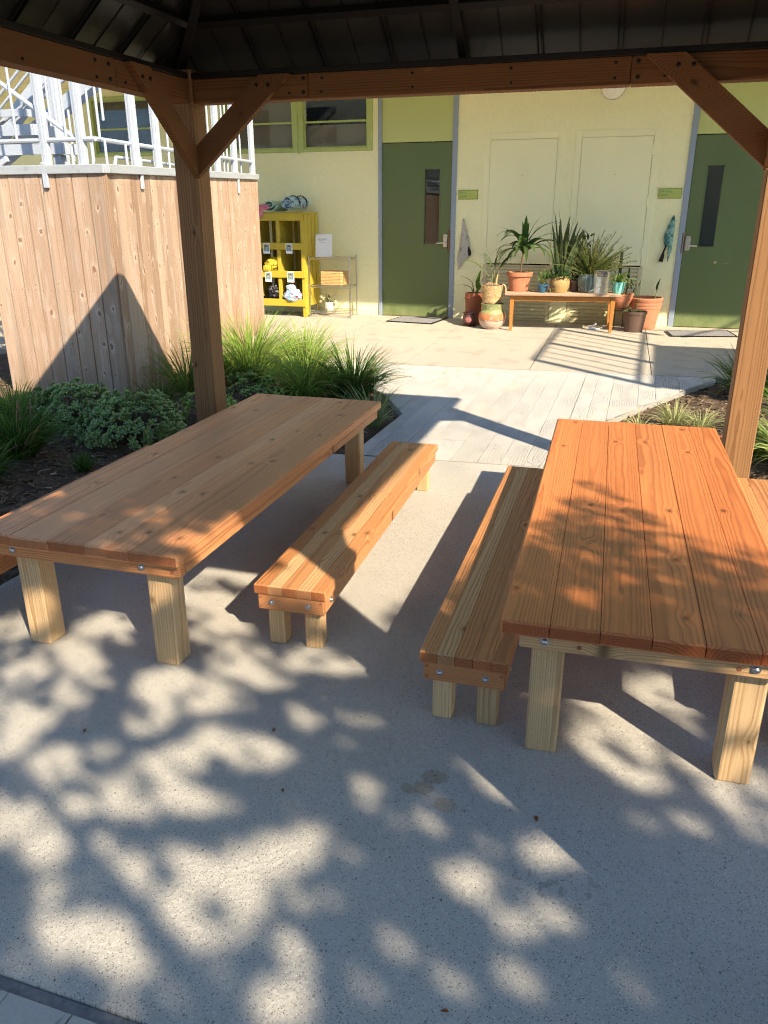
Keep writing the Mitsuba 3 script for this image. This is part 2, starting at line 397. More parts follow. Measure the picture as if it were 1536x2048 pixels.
def swirl_fn(p, n, uv):
    c = mix((.30, .46, .56), (.46, .62, .66), fbm(p.x * 8, p.y * 8, p.z * 8))
    pat = smoothstep(.60, .66, noise(p.x * 30, p.y * 30, p.z * 30))
    c = mix(c, mi.Color3f(.10, .19, .33), .8 * pat)
    red = smoothstep(.80, .84, noise(p.x * 27 + 7, p.y * 27, p.z * 27))
    return mix(c, mi.Color3f(.55, .15, .25), red)
mat('cloth_blue', proc(swirl_fn), .9, .1)
mat('cloth_yellow', proc(lambda p, n, uv: mix((.55, .40, .03), (.70, .55, .08), fbm(p.x * 12, p.y * 12, p.z * 12))), .9, .1)
mat('cloth_black', proc(lambda p, n, uv: mix((.02, .02, .024), (.20, .19, .19), smoothstep(.66, .72, noise(p.x * 40, p.y * 40, p.z * 40)))), .9, .1)
def tie_fn(p, n, uv):
    c = mix((.62, .60, .66), (.34, .58, .72), smoothstep(.4, .6, noise(p.x * 22, p.y * 22, p.z * 22)))
    return mix(c, mi.Color3f(.55, .14, .30), smoothstep(.62, .72, noise(p.x * 26 + 5, p.y * 26, p.z * 26)))
mat('cloth_tie', proc(tie_fn), .9, .1)
def photo_fn(p, n, uv):
    x, y = uv.x, uv.y
    bg = mix((.16, .22, .15), (.30, .36, .28), noise(x * 5, y * 5, p.x * 9))
    body = smoothstep(.33, .29, dr.abs(x - .5)) * smoothstep(.42, .36, y)
    c = mix(bg, mi.Color3f(.20, .34, .42), body)
    head = smoothstep(.19, .16, dr.sqrt(dr.square(x - .5) + dr.square(y - .55)))
    c = mix(c, mi.Color3f(.52, .36, .27), head)
    hair = smoothstep(.2, .17, dr.sqrt(dr.square(x - .5) + dr.square(y - .66))) * smoothstep(.60, .66, y)
    return mix(c, mi.Color3f(.07, .05, .04), hair)
mat('photo_print', proc(photo_fn), .35, .4)
scene['clear_glass'] = {'type': 'thindielectric', 'int_ior': 1.6}
scene['solid_glass'] = {'type': 'dielectric', 'int_ior': 1.5}
scene['leaf'] = {'type': 'twosided', 'bsdf': {'type': 'principled', 'base_color': {'type': 'mesh_attribute', 'name': 'vertex_color'}, 'roughness': .5, 'specular': .4}}
scene['leaf_thin'] = {'type': 'principledthin', 'base_color': {'type': 'mesh_attribute', 'name': 'vertex_color'}, 'roughness': .5, 'diff_trans': .7, 'spec_trans': 0.0}
mat('bark', proc(lambda p, n, uv: mix((.10, .075, .055), (.20, .16, .12), fbm(p.x * 30, p.y * 30, p.z * 8))), .9, .2)

# ------------------------------------------------------------------ the setting: ground, pad, path, patio, beds
put('ground', box6(-60, 60, -60, 70, -.30, -.20, .001), 'ground_far', kind='structure')
PAD = sg.Polygon([(-2.27, .80), (2.6, .805), (2.6, 4.42), (-.48, 4.25), (-1.572, 4.156), (-2.21, 4.11)])
PATH = sg.Polygon([(-1.572, 4.166), (-.30, 4.275), (-.22, 5.40), (-.145, 5.55), (.185, 6.32), (.58, 7.12), (.60, 7.215), (-1.219, 7.06), (-2.95, 6.945), (-2.72, 6.72), (-1.874, 5.741), (-1.57, 5.20)])
PATIO = sg.Polygon([(-9.0, 6.4), (-2.95, 6.955), (-1.219, 7.07), (.60, 7.225), (7.0, 7.78), (7.0, 10.43), (-9.0, 10.43)])
HARD = shapely.union_all([PAD, PATH, PATIO, sg.box(-4, -3, 4, .80)])
put('concrete_pad', extr(PAD, .12, -.12), 'pad_concrete', kind='structure')

# bark-mulched beds: one sheet that rises from the paving towards the fence
def bed_height(x, y):
    d = shapely.distance(HARD, shapely.points(x, y))
    s = np.clip((d - .02) / 1.0, 0, 1)
    p = np.stack([x * 9, y * 9, x * 0], -1)
    return -.045 + .075 * s * s * (3 - 2 * s) * np.clip((5.9 - y) / 1.2, .25, 1) + .022 * (meshkit.fbm(p, 3) - .5) * np.clip(d / .1, 0, 1) + .02 * np.clip(d / .2, 0, 1)
def bed_sheet(x0, x1, y0, y1, st):
    xs, ys = np.arange(x0, x1 + st / 2, st), np.arange(y0, y1 + st / 2, st)
    X, Y = np.meshgrid(xs, ys, indexing='ij')
    Z = bed_height(X.ravel(), Y.ravel())
    n, m = X.shape
    i, j = np.meshgrid(np.arange(n - 1), np.arange(m - 1), indexing='ij')
    a = (i * m + j).ravel(); q = np.stack([a, a + m, a + m + 1, a + 1], 1)
    return tm(np.stack([X.ravel(), Y.ravel(), Z], 1), np.vstack([q[:, [0, 1, 2]], q[:, [0, 2, 3]]]))
put('mulch_bed', bed_sheet(-6.2, -1.2, .6, 7.2, .045), 'soil', smooth=True, kind='structure')
put('mulch_bed', bed_sheet(-.4, 3.2, 4.1, 8.2, .045), 'soil', smooth=True, kind='structure')

def chips(seed, n, x0, x1, y0, y1):
    r = rng(seed)
    P = np.stack([r.uniform(x0, x1, n), r.uniform(y0, y1, n)], 1)
    d = shapely.distance(HARD, shapely.points(P))
    P = P[(d > .005) & (d < 1.9)]
    n = len(P)
    z = bed_height(P[:, 0], P[:, 1]) + r.uniform(.001, .012, n)
    L, Wd = r.uniform(.010, .038, n) * r.uniform(.5, 1.1, n), r.uniform(.003, .009, n)
    a, tl = r.uniform(0, 6.28, n), r.normal(0, .25, n)
    u = np.stack([np.cos(a), np.sin(a), tl], 1) * L[:, None]; w = np.stack([-np.sin(a), np.cos(a), r.normal(0, .4, n)], 1) * Wd[:, None]
    c = np.c_[P, z]; h = np.array([0, 0, .004])
    v = np.stack([c - u - w, c + u - w * .6, c + u * .8 + w, c - u * .9 + w, c - u * .3 + h, c + u * .3 + h], 1).reshape(-1, 3)
    k = np.arange(n)[:, None] * 6
    f = np.concatenate([k + np.array(t) for t in ([0, 1, 5], [0, 5, 4], [1, 2, 5], [2, 3, 4], [2, 4, 5], [3, 0, 4])])
    t = r.uniform(0, 1, n)[:, None]
    col = (np.array([.065, .045, .030]) * (1 - t) + np.array([.22, .155, .10]) * t)
    pale = r.uniform(0, 1, n) < .06
    col[pale] = np.array([.34, .27, .19])
    return tm(v, f), np.repeat(col, 6, 0)
m, c = chips(11, 15000, -5.0, -1.2, .9, 6.9)
put('mulch_chips', m, 'chip', color=c, label='loose dark brown bark chips covering the planting bed by the cedar fence', cat='mulch', kind='stuff')
m, c = chips(12, 5000, -.3, 1.6, 4.2, 7.6)
put('mulch_chips', m, 'chip', color=c, label='loose dark bark chips in the bed behind the right-hand post', cat='mulch', kind='stuff')

# stamped plank path: base sheet and one piece per plank
mat('path_joint', (.33, .32, .29), .9, .1)
put('stamped_path', extr(PATH, .10, -.106), 'path_joint', kind='structure')
r = rng(5)
xs = [-3.2]
while xs[-1] < 1.0: xs.append(xs[-1] + r.choice([.13, .155, .18, .20]))
big = [-1.63, -.433]
xs = sorted([x for x in xs if min(abs(x - b) for b in big) > .07] + big)
seedk = 0
for i in range(len(xs) - 1):
    y = 3.9 + r.uniform(0, .8)
    ys = [3.9]
    while y < 7.4:
        ys.append(y); y += r.uniform(.75, 1.35)
    ys = sorted(ys + [7.5])
    for j in range(len(ys) - 1):
        g = .0012
        gl, gr = (.003 if xs[i] in big else g), (.003 if xs[i + 1] in big else g)
        cell = sg.Polygon([(xs[i] + gl - .012 * (ys[j] - 5), ys[j] + g), (xs[i + 1] - gr - .012 * (ys[j] - 5), ys[j] + g), (xs[i + 1] - gr - .012 * (ys[j + 1] - 5), ys[j + 1] - g), (xs[i] + gl - .012 * (ys[j + 1] - 5), ys[j + 1] - g)])
        pc = cell.intersection(PATH.buffer(-.003))
        if pc.is_empty or pc.area < .002: continue
        seedk += 1
        pm = extr(pc, .0085, -.0065 + r.uniform(-.0006, .0006))
        cx = (xs[i] + xs[i + 1]) / 2
        put('plank', pm, 'path_concrete', 'stamped_path', uv=np.stack([pm.vertices[:, 0] - cx + .012 * (pm.vertices[:, 1] - 5) + 4. * seedk + 2, pm.vertices[:, 1] + seedk * 1.7], 1))

# patio slabs with tooled joints
put('patio', extr(PATIO, .10, -.112), 'joint_dark', kind='structure')
px = [-9.1, -7.6, -6.5, -5.4, -4.35, -3.28, -2.17, -1.02, .03, 1.1, 2.2, 3.3, 4.4, 5.6, 7.1]
for i in range(len(px) - 1):
    for y0, y1 in ((6.2, 8.62), (8.62, 10.5)):
        g = .007 if i == 7 else .004 if i % 2 == 0 else .0025
        sh = .035
        pc = sg.Polygon([(px[i] + g - sh * (y0 - 8.6), y0 + .002), (px[i + 1] - .003 - sh * (y0 - 8.6), y0 + .002), (px[i + 1] - .003 - sh * (y1 - 8.6), y1 - .002), (px[i] + g - sh * (y1 - 8.6), y1 - .002)]).intersection(PATIO.buffer(-.003))
        if pc.is_empty: continue
        put('slab', extr(pc, .014, -.012), 'patio_concrete', 'patio')

# stamped border and dark joint in front of the pad
put('front_walk', extr(sg.box(-4, -3, 4, .775), .10, -.106), 'joint_dark', kind='structure')
r = rng(9)
x = -1.9
while x < 2.0:
    w = r.choice([.15, .18, .2])
    seedk += 1
    pc = sg.box(x + .002, -1.4, x + w - .002, .772)
    pm = extr(pc, .009, -.0065)
    put('plank', pm, 'path_concrete', 'front_walk', uv=np.stack([pm.vertices[:, 0] - x - w / 2 + 4. * seedk + 2, pm.vertices[:, 1] * 1.0 + seedk], 1))
    x += w
put('joint_filler', box6(-2.27, 2.6, .773, .799, -.06, -.004, .001), 'mat_grey', 'concrete_pad', label='dark filler strip in the expansion joint')

# ------------------------------------------------------------------ building
YW = 10.43
bld = thing('school_building', 'cream painted classroom building with green doors and a deep overhang behind the patio', 'building')
OPEN = []   # openings through the wall: x0, x1, z0, z1
WINS = [(-7.69, -6.76), (-5.61, -4.66), (-4.51, -3.635)]
for a, b in WINS: OPEN.append((a - .045, b + .045, 2.04, 2.80))
DOORS = [(-3.44, -2.522, -3.486, -2.46), (.292, 1.21, .226, 1.272)]
for a, b, c0, c1 in DOORS: OPEN.append((c0, c1, -.02, 2.95))
CABS = [(-2.05, -1.245), (-.968, -.163)]
for a, b in CABS: OPEN.append((a, b, .005, 2.125))
wallp = sg.box(-11, -.2, 9, 2.95)
for o in OPEN: wallp = wallp.difference(sg.box(o[0], o[2], o[1], o[3]))
wm = trimesh.creation.extrude_polygon(wallp, .22, engine='earcut')
wm.vertices = np.stack([wm.vertices[:, 0], YW + .22 - wm.vertices[:, 2], wm.vertices[:, 1]], 1); wm.faces = wm.faces[:, ::-1]
wm.fix_normals()
put('wall', wm, 'wall_paint', bld)
put('floor_slab', box6(-11, 9, 7.98, 10.9, 2.95, 3.22, .004), 'soffit_paint', bld)
for k in range(14):
    put('soffit_board', box6(-11, 9, 8.02 + k * .172, 8.02 + k * .172 + .164, 2.932, 2.9495, .003), 'soffit_paint', bld)
put('upper_wall', box6(-11, 9, YW + .02, YW + .2, 3.22, 5.8), 'wall_paint', bld)
put('back_room', box6(-11, 9, YW + .75, YW + .9, -.2, 2.94), 'room_dark', bld)
# windows
for i, (a, b) in enumerate(WINS):
    fr = []
    z0, z1, zm = 2.085, 2.755, 2.392
    yf = YW - .022
    for (x0, x1, q0, q1) in ((a - .09 if i != 2 else a - .07, a, 2.04, 2.80), (b, b + .075, 2.04, 2.80)):
        fr.append(box6(x0, x1, yf, YW + .06, q0, q1, .004))
    fr.append(box6(a, b, yf, YW + .06, 2.04, z0, .004)); fr.append(box6(a, b, yf, YW + .06, z1, 2.80, .004))
    w = put('window', cat(fr), 'trim_green', bld)
    put('sash', cat([box6(a, b, YW + .005, YW + .045, zm - .011, zm + .011, .003), box6(a, a + .018, YW + .006, YW + .043, z0, z1, .003), box6(b - .018, b, YW + .006, YW + .043, z0, z1, .003),
                     box6(a + .018, b - .018, YW + .006, YW + .043, z0, z0 + .018, .003), box6(a + .018, b - .018, YW + .006, YW + .043, z1 - .018, z1, .003)]), 'trim_green', w)
    for q0, q1 in ((z0 + .016, zm - .009), (zm + .009, z1 - .016)):
        g = tm([[a + .016, YW + .025, q0], [b - .016, YW + .025, q0], [b - .016, YW + .025, q1], [a + .016, YW + .025, q1]], [[0, 1, 2], [0, 2, 3]])
        put('pane', g, 'window_glass', w)
    if i != 1:
        put('blind', box6(a - .03, b + .03, YW + .09, YW + .095, 2.0, zm - .03 if i == 2 else 2.78, .001), 'blind' if i == 2 else 'room_dark', w)
    else:
        put('blind', box6(a - .03, b + .03, YW + .09, YW + .095, 2.0, 2.78, .001), 'blind', w)
put('sill_trim', box6(-4.66 + .075, -4.51 - .07, YW - .026, YW + .05, 2.02, 2.80, .004), 'trim_green', bld, label='green painted post between the two right-hand windows')

def door(k, a, b, c0, c1, slit, hx, sgn, lab):
    d = numbered(bld + '__door'); labels[d] = {'label': lab}
    s0, s1, q0, q1 = slit
    leaf = sg.box(a + .004, .008, b - .004, 2.118).difference(sg.box(s0, q0, s1, q1))
    m = trimesh.creation.extrude_polygon(leaf, .045, engine='earcut')
    m.vertices = np.stack([m.vertices[:, 0], YW + .05 - m.vertices[:, 2], m.vertices[:, 1]], 1); m.faces = m.faces[:, ::-1]; m.fix_normals()
    scene[d] = mikit.ply(m, 'door_paint')
    g = tm([[s0 - .005, YW + .03, q0 - .005], [s1 + .005, YW + .03, q0 - .005], [s1 + .005, YW + .03, q1 + .005], [s0 - .005, YW + .03, q1 + .005]], [[0, 1, 2], [0, 2, 3]])
    put('glass_slit', g, 'window_glass', d)
    put('slit_frame', cat([box6(s0 - .012, s0, YW - .002, YW + .02, q0 - .012, q1 + .012, .002), box6(s1, s1 + .012, YW - .002, YW + .02, q0 - .012, q1 + .012, .002), box6(s0, s1, YW - .002, YW + .02, q0 - .012, q0, .002), box6(s0, s1, YW - .002, YW + .02, q1, q1 + .012, .002)]), 'door_paint', d)
    # lock plate and lever
    pl = cbox(.062, .026, .165, .008); pl.vertices += (hx, YW - .008, .965)
    sh = [pl, sphere((hx, YW - .030, 1.01), .012, 1), tube([(hx, YW - .02, .945), (hx, YW - .062, .945)], .014, 10)]
    sh.append(tube([(hx, YW - .058, .945), (hx + sgn * .03, YW - .062, .942), (hx + sgn * .105, YW - .058, .935)], [.013, .011, .010], 8))
    put('lever_handle', cat(sh), 'chrome', d, smooth=30)
    gx = hx - sgn * .062
    put('latch_guard', cat([box6(gx - .026, gx + .026, YW - .016, YW + .004, .835, 1.095, .006), box6(gx - .006, gx + .010, YW - .024, YW - .014, .85, 1.08, .004)]), 'bronze', d)
    hy = b - .004 if sgn > 0 else a + .004
    for z in (.25, 1.05, 1.86):
        put('hinge', cat([tube([(hy, YW - .006, z - .055), (hy, YW - .006, z + .055)], .011, 8), box6(hy - .02, hy + .02, YW - .003, YW + .0035, z - .05, z + .05, .001)]), 'door_paint', d)
    j = put('door_frame', cat([box6(c0, a, YW - .02, YW + .12, 0, 2.945, .005), box6(b, c1, YW - .02, YW + .12, 0, 2.945, .005)]), 'jamb_paint', bld)
    put('transom_panel', box6(a, b, YW + .004, YW + .05, 2.128, 2.945, .003), 'transom_paint', bld)
    put('threshold', box6(a, b, YW - .03, YW + .1, -.02, .007, .002), 'bronze', bld)
    return d
door(0, *DOORS[0], (-2.873, -2.678, .924, 1.81), -2.588, -1, 'left dark green door between blue-grey jambs')
d2 = door(1, *DOORS[1], (.460, .626, .93, 1.80), .338, 1, 'right dark green door half hidden by the wooden post')
sc = [box6(.655, .685, YW + .0015, YW + .0058, .745, .765, .001)] + [box6(x, x + .008, YW + .002, YW + .0055, .742, .748, .001) for x in (.745, .775, .80, .83)]
put('paint_chip', cat(sc), 'wicker', d2, label='chipped paint spots showing tan')
for k, (a, b) in enumerate(CABS):
    c = numbered(bld + '__cabinet_door'); labels[c] = {'label': 'cream flush cabinet door behind the potted plants'}
    scene[c] = mikit.ply(box6(a + .003, b - .003, YW - .008, YW + .02, .702, 2.122, .002), 'panel_paint')
    put('casing', cat([box6(a - .075, a - .001, YW - .009, YW + .01, .69, 2.20, .004), box6(b + .001, b + .075, YW - .009, YW + .01, .69, 2.20, .004), box6(a - .001, b + .001, YW - .0095, YW + .01, 2.126, 2.20, .004)]), 'panel_paint', c)
    hx = a + .002 if k == 0 else b - .002
    for z in (.86, 1.42, 1.98):
        put('hinge', tube([(hx, YW - .012, z - .05), (hx, YW - .012, z + .05)], .009, 8), 'panel_paint', c)
    put('knob_hole', lathe([(0, 0), (.005, 0), (.005, .003), (0, .003)], (0, 0, 0), 10), 'bronze', c, M=np.array([[1, 0, 0, (a + b) / 2], [0, 0, 1, YW - .011], [0, -1, 0, 1.72], [0, 0, 0, 1.]]))
    put('back_panel', box6(a, b, YW + .10, YW + .12, 0, 2.125, .001), 'room_dark', c)
    lv = put('louver', cat([box6(a - .03, a + .02, YW - .014, YW + .03, .006, .688, .003), box6(b - .02, b + .03, YW - .014, YW + .03, .006, .688, .003), box6(a + .02, b - .02, YW - .013, YW + .03, .006, .03, .003), box6(a + .02, b - .02, YW - .013, YW + .03, .668, .688, .003)]), 'louver_paint', bld)
    for q in range(14):
        put('slat', bar((a + .018, YW + .004, .058 + q * .0455), (b - .018, YW + .004, .058 + q * .0455), .012, .050, .003, up=(0, .42, .91)), 'louver_paint', lv)
put('pilaster', box6(-1.21, -1.003, YW - .02, YW + .01, .006, .69, .004), 'panel_paint', bld)
put('base_trim', cat([box6(-2.458, -2.13, YW - .008, YW + .01, -.005, .09, .002), box6(-.08, .224, YW - .008, YW + .01, -.005, .09, .002)]), 'wall_paint', bld)
put('light_base', lathe([(0, 0), (.142, 0), (.142, .012), (0, .012)], seg=36), 'slab_grey', bld, smooth=40, M=np.array([[1, 0, 0, -.668], [0, 0, -1, YW - .001], [0, 1, 0, 2.648], [0, 0, 0, 1.]]))
put('wall_light', lathe([(0, 0), (.135, 0), (.135, .022), (.127, .03), (.120, .055), (.092, .085), (.05, .1), (0, .106)], seg=36), 'dome_white', bld, smooth=40,
    M=np.array([[1, 0, 0, -.668], [0, 0, -1, YW - .013], [0, 1, 0, 2.648], [0, 0, 0, 1.]]), label='round white wall light half hidden by the beam')

def room_sign(x0, x1, z0, z1, words, lab):
    t = thing('room_sign', lab, 'sign')
    put('plate', box6(x0, x1, YW - .012, YW - .001, z0, z1, .002), 'sign_green', t)
    e = .005
    put('edge', cat([box6(x0 - e, x1 + e, YW - .013, YW - .002, z1, z1 + e, .001), box6(x0 - e, x1 + e, YW - .013, YW - .002, z0 - e, z0, .001), box6(x0 - e, x0, YW - .013, YW - .002, z0, z1, .001), box6(x1, x1 + e, YW - .013, YW - .002, z0, z1, .001)]), 'sign_edge', t)
    for k, wd in enumerate(words):
        mm = meshkit.text_mesh(wd, .027, .0015)
        mm.vertices = np.stack([mm.vertices[:, 0] + x0 + .010, YW - .0125 - mm.vertices[:, 2], mm.vertices[:, 1] + z1 - .041 - k * .041], 1)
        put('lettering', mm, 'sign_text', t)
room_sign(-2.428, -2.189, 1.462, 1.562, ('Fern', 'Room'), 'small green room sign beside the left door')
room_sign(-.050, .200, 1.460, 1.562, ('Mimosa', 'Room'), 'small green room sign with dark edge beside the right door')

def hanging(name, pts, widths, mats_, lab, catg, seed, tip=None):
    """a gathered cloth hanging flat against the wall: centre line pts (x, z), half widths"""
    t = thing(name, lab, catg)
    pts = np.asarray(pts, float); n = 26; s = np.linspace(0, 1, n)
    q = np.linspace(0, 1, len(pts))
    cx, cz, hw = np.interp(s, q, pts[:, 0]), np.interp(s, q, pts[:, 1]), np.interp(s, q, widths)
    k = 14; ang = np.linspace(0, 2 * np.pi, k, endpoint=False)
    r = rng(seed); ph = r.uniform(0, 6, 3)
    v = []
    for i in range(n):
        fold = 1 + .28 * np.sin(3 * ang + ph[0] + 2.5 * s[i]) + .18 * np.sin(5 * ang + ph[1] - 3 * s[i])
        v.append(np.stack([cx[i] + hw[i] * np.cos(ang) * (1 + .12 * np.sin(4 * ang + ph[2] + s[i] * 5)), YW - .03 + np.minimum(.026, .42 * hw[i] + .004) * np.sin(ang) * fold, cz[i] + .02 * hw[i] * np.cos(2 * ang)], 1))
    v = np.vstack(v); f = []
    for i in range(n - 1):
        for j in range(k):
            a, b = i * k + j, i * k + (j + 1) % k
            f += [[a, b, b + k], [a, b + k, a + k]]
    f += [[0, j + 1, j] for j in range(1, k - 1)] + [[(n - 1) * k, (n - 1) * k + j, (n - 1) * k + j + 1] for j in range(1, k - 1)]
    put('cloth', tm(v, f), mats_, t, smooth=True)
    put('hook', tube([(pts[0, 0], YW + .001, pts[0, 1] - .01), (pts[0, 0], YW - .045, pts[0, 1] - .012), (pts[0, 0], YW - .05, pts[0, 1] + .012)], .004, 6), 'bronze', t)
    return t
t = hanging('hanging_cloth', [(-2.352, 1.222), (-2.345, 1.13), (-2.33, 1.0), (-2.325, .86), (-2.345, .76), (-2.378, .70), (-2.392, .61)], [.012, .022, .05, .066, .064, .035, .006], 'cloth_white', 'grey and white cloth hanging from a hook beside the left door', 'cloth', 3)
m = tube([(-2.275, YW - .035, .90), (-2.262, YW - .036, .84), (-2.25, YW - .034, .79)], [.008, .022, .014], 8)
put('knotted_tail', m, 'cloth_dark', t, smooth=True)
t = hanging('hanging_cloth', [(.150, 1.262), (.142, 1.2), (.125, 1.08), (.115, 1.0), (.108, .93)], [.012, .028, .044, .052, .02], 'cloth_teal', 'teal tie-dyed cloth hanging from a hook beside the right door', 'cloth', 4)
m = tube([(.150, YW - .034, 1.0), (.148, YW - .034, .88), (.137, YW - .032, .76)], [.026, .02, .004], 8)
put('loose_corner', m, 'cloth_teal', t, smooth=True)
m = tube([(.108, YW - .036, .95), (.085, YW - .036, .88), (.073, YW - .036, .80), (.060, YW - .036, .755)], [.010, .010, .022, .026], 9)
put('dark_tassel', m, 'cloth_dark', t, smooth=True)

for (pts, lab) in (([(-3.19, 9.80), (-2.56, 9.72), (-2.50, 10.36), (-3.15, 10.34)], 'flat grey doormat in front of the left door'), ([(.25, 9.53), (.975, 9.72), (.90, 10.22), (.19, 9.92)], 'flat grey doormat in front of the right door')):
    t = thing('doormat', lab, 'doormat')
    pg = sg.Polygon(pts)
    put('pile', extr(pg.buffer(-.03), .010, .006), 'mat_grey', t)
    put('rubber_edge', extr(pg.difference(pg.buffer(-.032)), .006, .005), 'bolt_black', t)

# raised walkway and its guard rail to the right of the view (only its shadow reaches the picture)
wk = thing('raised_walkway', 'elevated white steel walkway landing whose railing shadow crosses the patio', 'walkway')
HD = 2.93
put('deck', box6(3.08, 5.4, 4.2, 6.33, HD - .16, HD, .01), 'slab_grey', wk)
gp = [(3.05, 4.20 + .27 * k) for k in range(12)]
rl = [tube([(3.05, 4.18, HD + 1.0), (3.05, 7.2, HD + 1.0)], .026, 8), tube([(3.05, 4.18, HD + .06), (3.05, 7.2, HD + .06)], .022, 8)]
put('handrail', cat(rl), 'white_steel', wk)
for k, (x, y) in enumerate(gp):
    th = .034 if k in (0, 4, 8, 11) else .009
    put('baluster', box6(x - th, x + th, y - th, y + th, HD - .1 if th > .02 else HD + .06, HD + 1.0, .002), 'white_steel', wk)
for x, y in ((3.2, 4.3), (5.3, 4.3), (3.2, 6.2), (5.3, 6.2)):
    put('column', box6(x - .05, x + .05, y - .05, y + .05, -.2, HD - .16, .004), 'white_steel', wk)
put('rear_rail', cat([tube([(3.05, 6.9, HD + .55), (5.4, 7.3, HD + .55)], .022, 8), tube([(3.05, 7.15, HD + 1.0), (5.4, 7.5, HD + 1.0)], .022, 8), tube([(3.6, 6.8, HD + .2), (5.4, 7.9, HD + 1.0)], .02, 8)]), 'white_steel', wk)

# ------------------------------------------------------------------ cedar fence round the stair, with its steel cap
TONE = np.array(cell_rand(mi.Float(np.arange(600, dtype=np.float32)), 4, 7))
def seeds(n, lo, hi, s):
    k = np.where((TONE >= lo) & (TONE <= hi))[0]
    return rng(s).choice(k, n, replace=len(k) < n)
FC, FE_, FL = np.array([-3.549, 4.857]), np.array([-4.34, 8.67]), np.array([-4.602, 4.857])
fence = thing('cedar_fence', 'tall weathered cedar plank fence around the white stair, crossed by a pointed shadow', 'fence')
def planks(a, c, zt0, zt1, zb, seed, w0):
    L = np.linalg.norm(c - a); n = int(round(L / w0)); w = L / n
    d = (c - a) / L; nrm = np.array([d[1], -d[0]])
    r = rng(seed); sd = seeds(n, 0, 1, seed)
    for i in range(n):
        o = a + d * (i + .5) * w + nrm * r.uniform(-.0013, .0013)
        zt = zt0 + (zt1 - zt0) * (i + .5) / n
        gap = r.choice([.001, .0016, .003, .0045])
        m = cbox(w - gap, .019, zt - zb, .0025)
        q = m.vertices.copy(); z = q[:, 2]
        tw = r.normal(0, .02)
        x, y = q[:, 0], q[:, 1] + tw * q[:, 0]
        m.vertices = np.stack([o[0] + d[0] * x + nrm[0] * y, o[1] + d[1] * x + nrm[1] * y, z + (zt + zb) / 2], 1)
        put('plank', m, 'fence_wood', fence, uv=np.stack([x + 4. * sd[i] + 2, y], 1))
planks(FL, FC, 1.569, 1.568, .0, 21, .131)
planks(FC, FE_, 1.568, 1.655, .0, 22, .125)
planks(np.array([-5.6, 8.67]), FL, 1.655, 1.569, .0, 23, .14)
def cap(a, c, z0, z1):
    d = (c - a) / np.linalg.norm(c - a); nrm = np.array([d[1], -d[0]])
    return bar((*(a + nrm * .002), z0), (*(c + nrm * .002), z1), .062, .058, .004)
put('cap_rail', cap(FL - [.02, 0], FC + [.018, 0], 1.598, 1.597), 'cap_steel', fence, label='white steel cap rail with scuffed paint')
put('cap_rail', cap(FC + np.array([.008, -.002]), FE_, 1.5975, 1.683), 'cap_steel', fence)
put('cap_rail', cap(np.array([-5.6, 8.67]), FL, 1.682, 1.5985), 'cap_steel', fence)

stair = thing('steel_staircase', 'white painted steel staircase rising behind the cedar fence', 'staircase')
def post(x, y, z0, z1, w=.050, d=.045, sgn=1):
    # an open channel: web and two flanges
    ms = [box6(x - w / 2, x + w / 2, y - d / 2, y - d / 2 + .008, z0, z1, .001), box6(x - w / 2, x - w / 2 + .008, y - d / 2 + .008, y + d / 2, z0, z1, .001), box6(x + w / 2 - .008, x + w / 2, y - d / 2 + .008, y + d / 2, z0, z1, .001), box6(x - .006, x + .012, y - d / 2 - .006, y - d / 2, z0, z1, .001)]
    put('post', cat(ms), 'white_steel', stair)
def strap(x, y, z0, z1, ang):
    m = cbox(.042, .016, z1 - z0, .003)
    M = place(x, y, ang, (z0 + z1) / 2)
    put('strap', m, 'white_steel', stair, M=M)
dRs = (FE_ - FC) / np.linalg.norm(FE_ - FC); aR = math.atan2(dRs[1], dRs[0])
post(-4.006, 4.873, 1.625, 3.8); strap(-4.007, 4.832, 1.482, 1.645, 0)
post(-3.717, 4.879, 1.625, 3.8, .052)
post(-4.589, 5.777, .02, 3.8, .068, .068)
def onR(t): return FC + dRs * t
for t, zz in ((.575, 1.483), (3.096, 1.50)):
    q = onR(t); post(q[0] - .01, q[1], 1.625, 3.8, .055); s = q + np.array([dRs[1], -dRs[0]]) * .022; strap(s[0], s[1], zz, 1.70, aR)
for t in (1.004, 2.53):
    q = onR(t); post(q[0] - .01, q[1], 1.64, 3.8, .05)
q = onR(3.75); post(q[0], q[1], 1.69, 3.8)
def rod(a, c, r=.012, nm='rail'): put(nm, tube([a, c], r, 8), 'white_steel', stair, smooth=40)
rod((-5.0, 4.873, 1.780), (-3.60, 4.873, 1.780), .015); rod((-3.60, 4.873, 1.780), (*onR(3.8), 1.83), .015)
for x, z0, z1 in ((-4.235, 1.78, 3.0), (-3.80, 1.62, 1.74), (-3.64, 1.62, 1.78), (-3.83, 1.78, 2.9)): rod((x, 4.878, z0), (x, 4.878, z1), .009, 'baluster')
for t, z0, z1 in ((.054, 1.78, 2.9), (.122, 1.6, 1.78), (.14, 1.9, 2.2), (.458, 1.6, 1.78), (1.3, 1.65, 2.8), (1.62, 1.65, 2.8), (2.15, 1.66, 2.8), (2.36, 1.66, 2.8), (2.80, 1.68, 2.8), (2.92, 1.68, 2.8), (3.4, 1.7, 2.8)):
    q = onR(t); rod((q[0] - .03, q[1], z0), (q[0] - .03, q[1], z1), .009, 'baluster')
rod((-4.905, 4.90, 2.517), (-3.74, 4.90, 1.765), .016)
q = onR(.3); rod((q[0] - .06, q[1], 1.63), (q[0] - .10, q[1] + .08, 1.69), .012); rod((q[0] - .10, q[1] + .08, 1.69), (*(onR(2.0) - [.1, 0]), 1.70), .012)
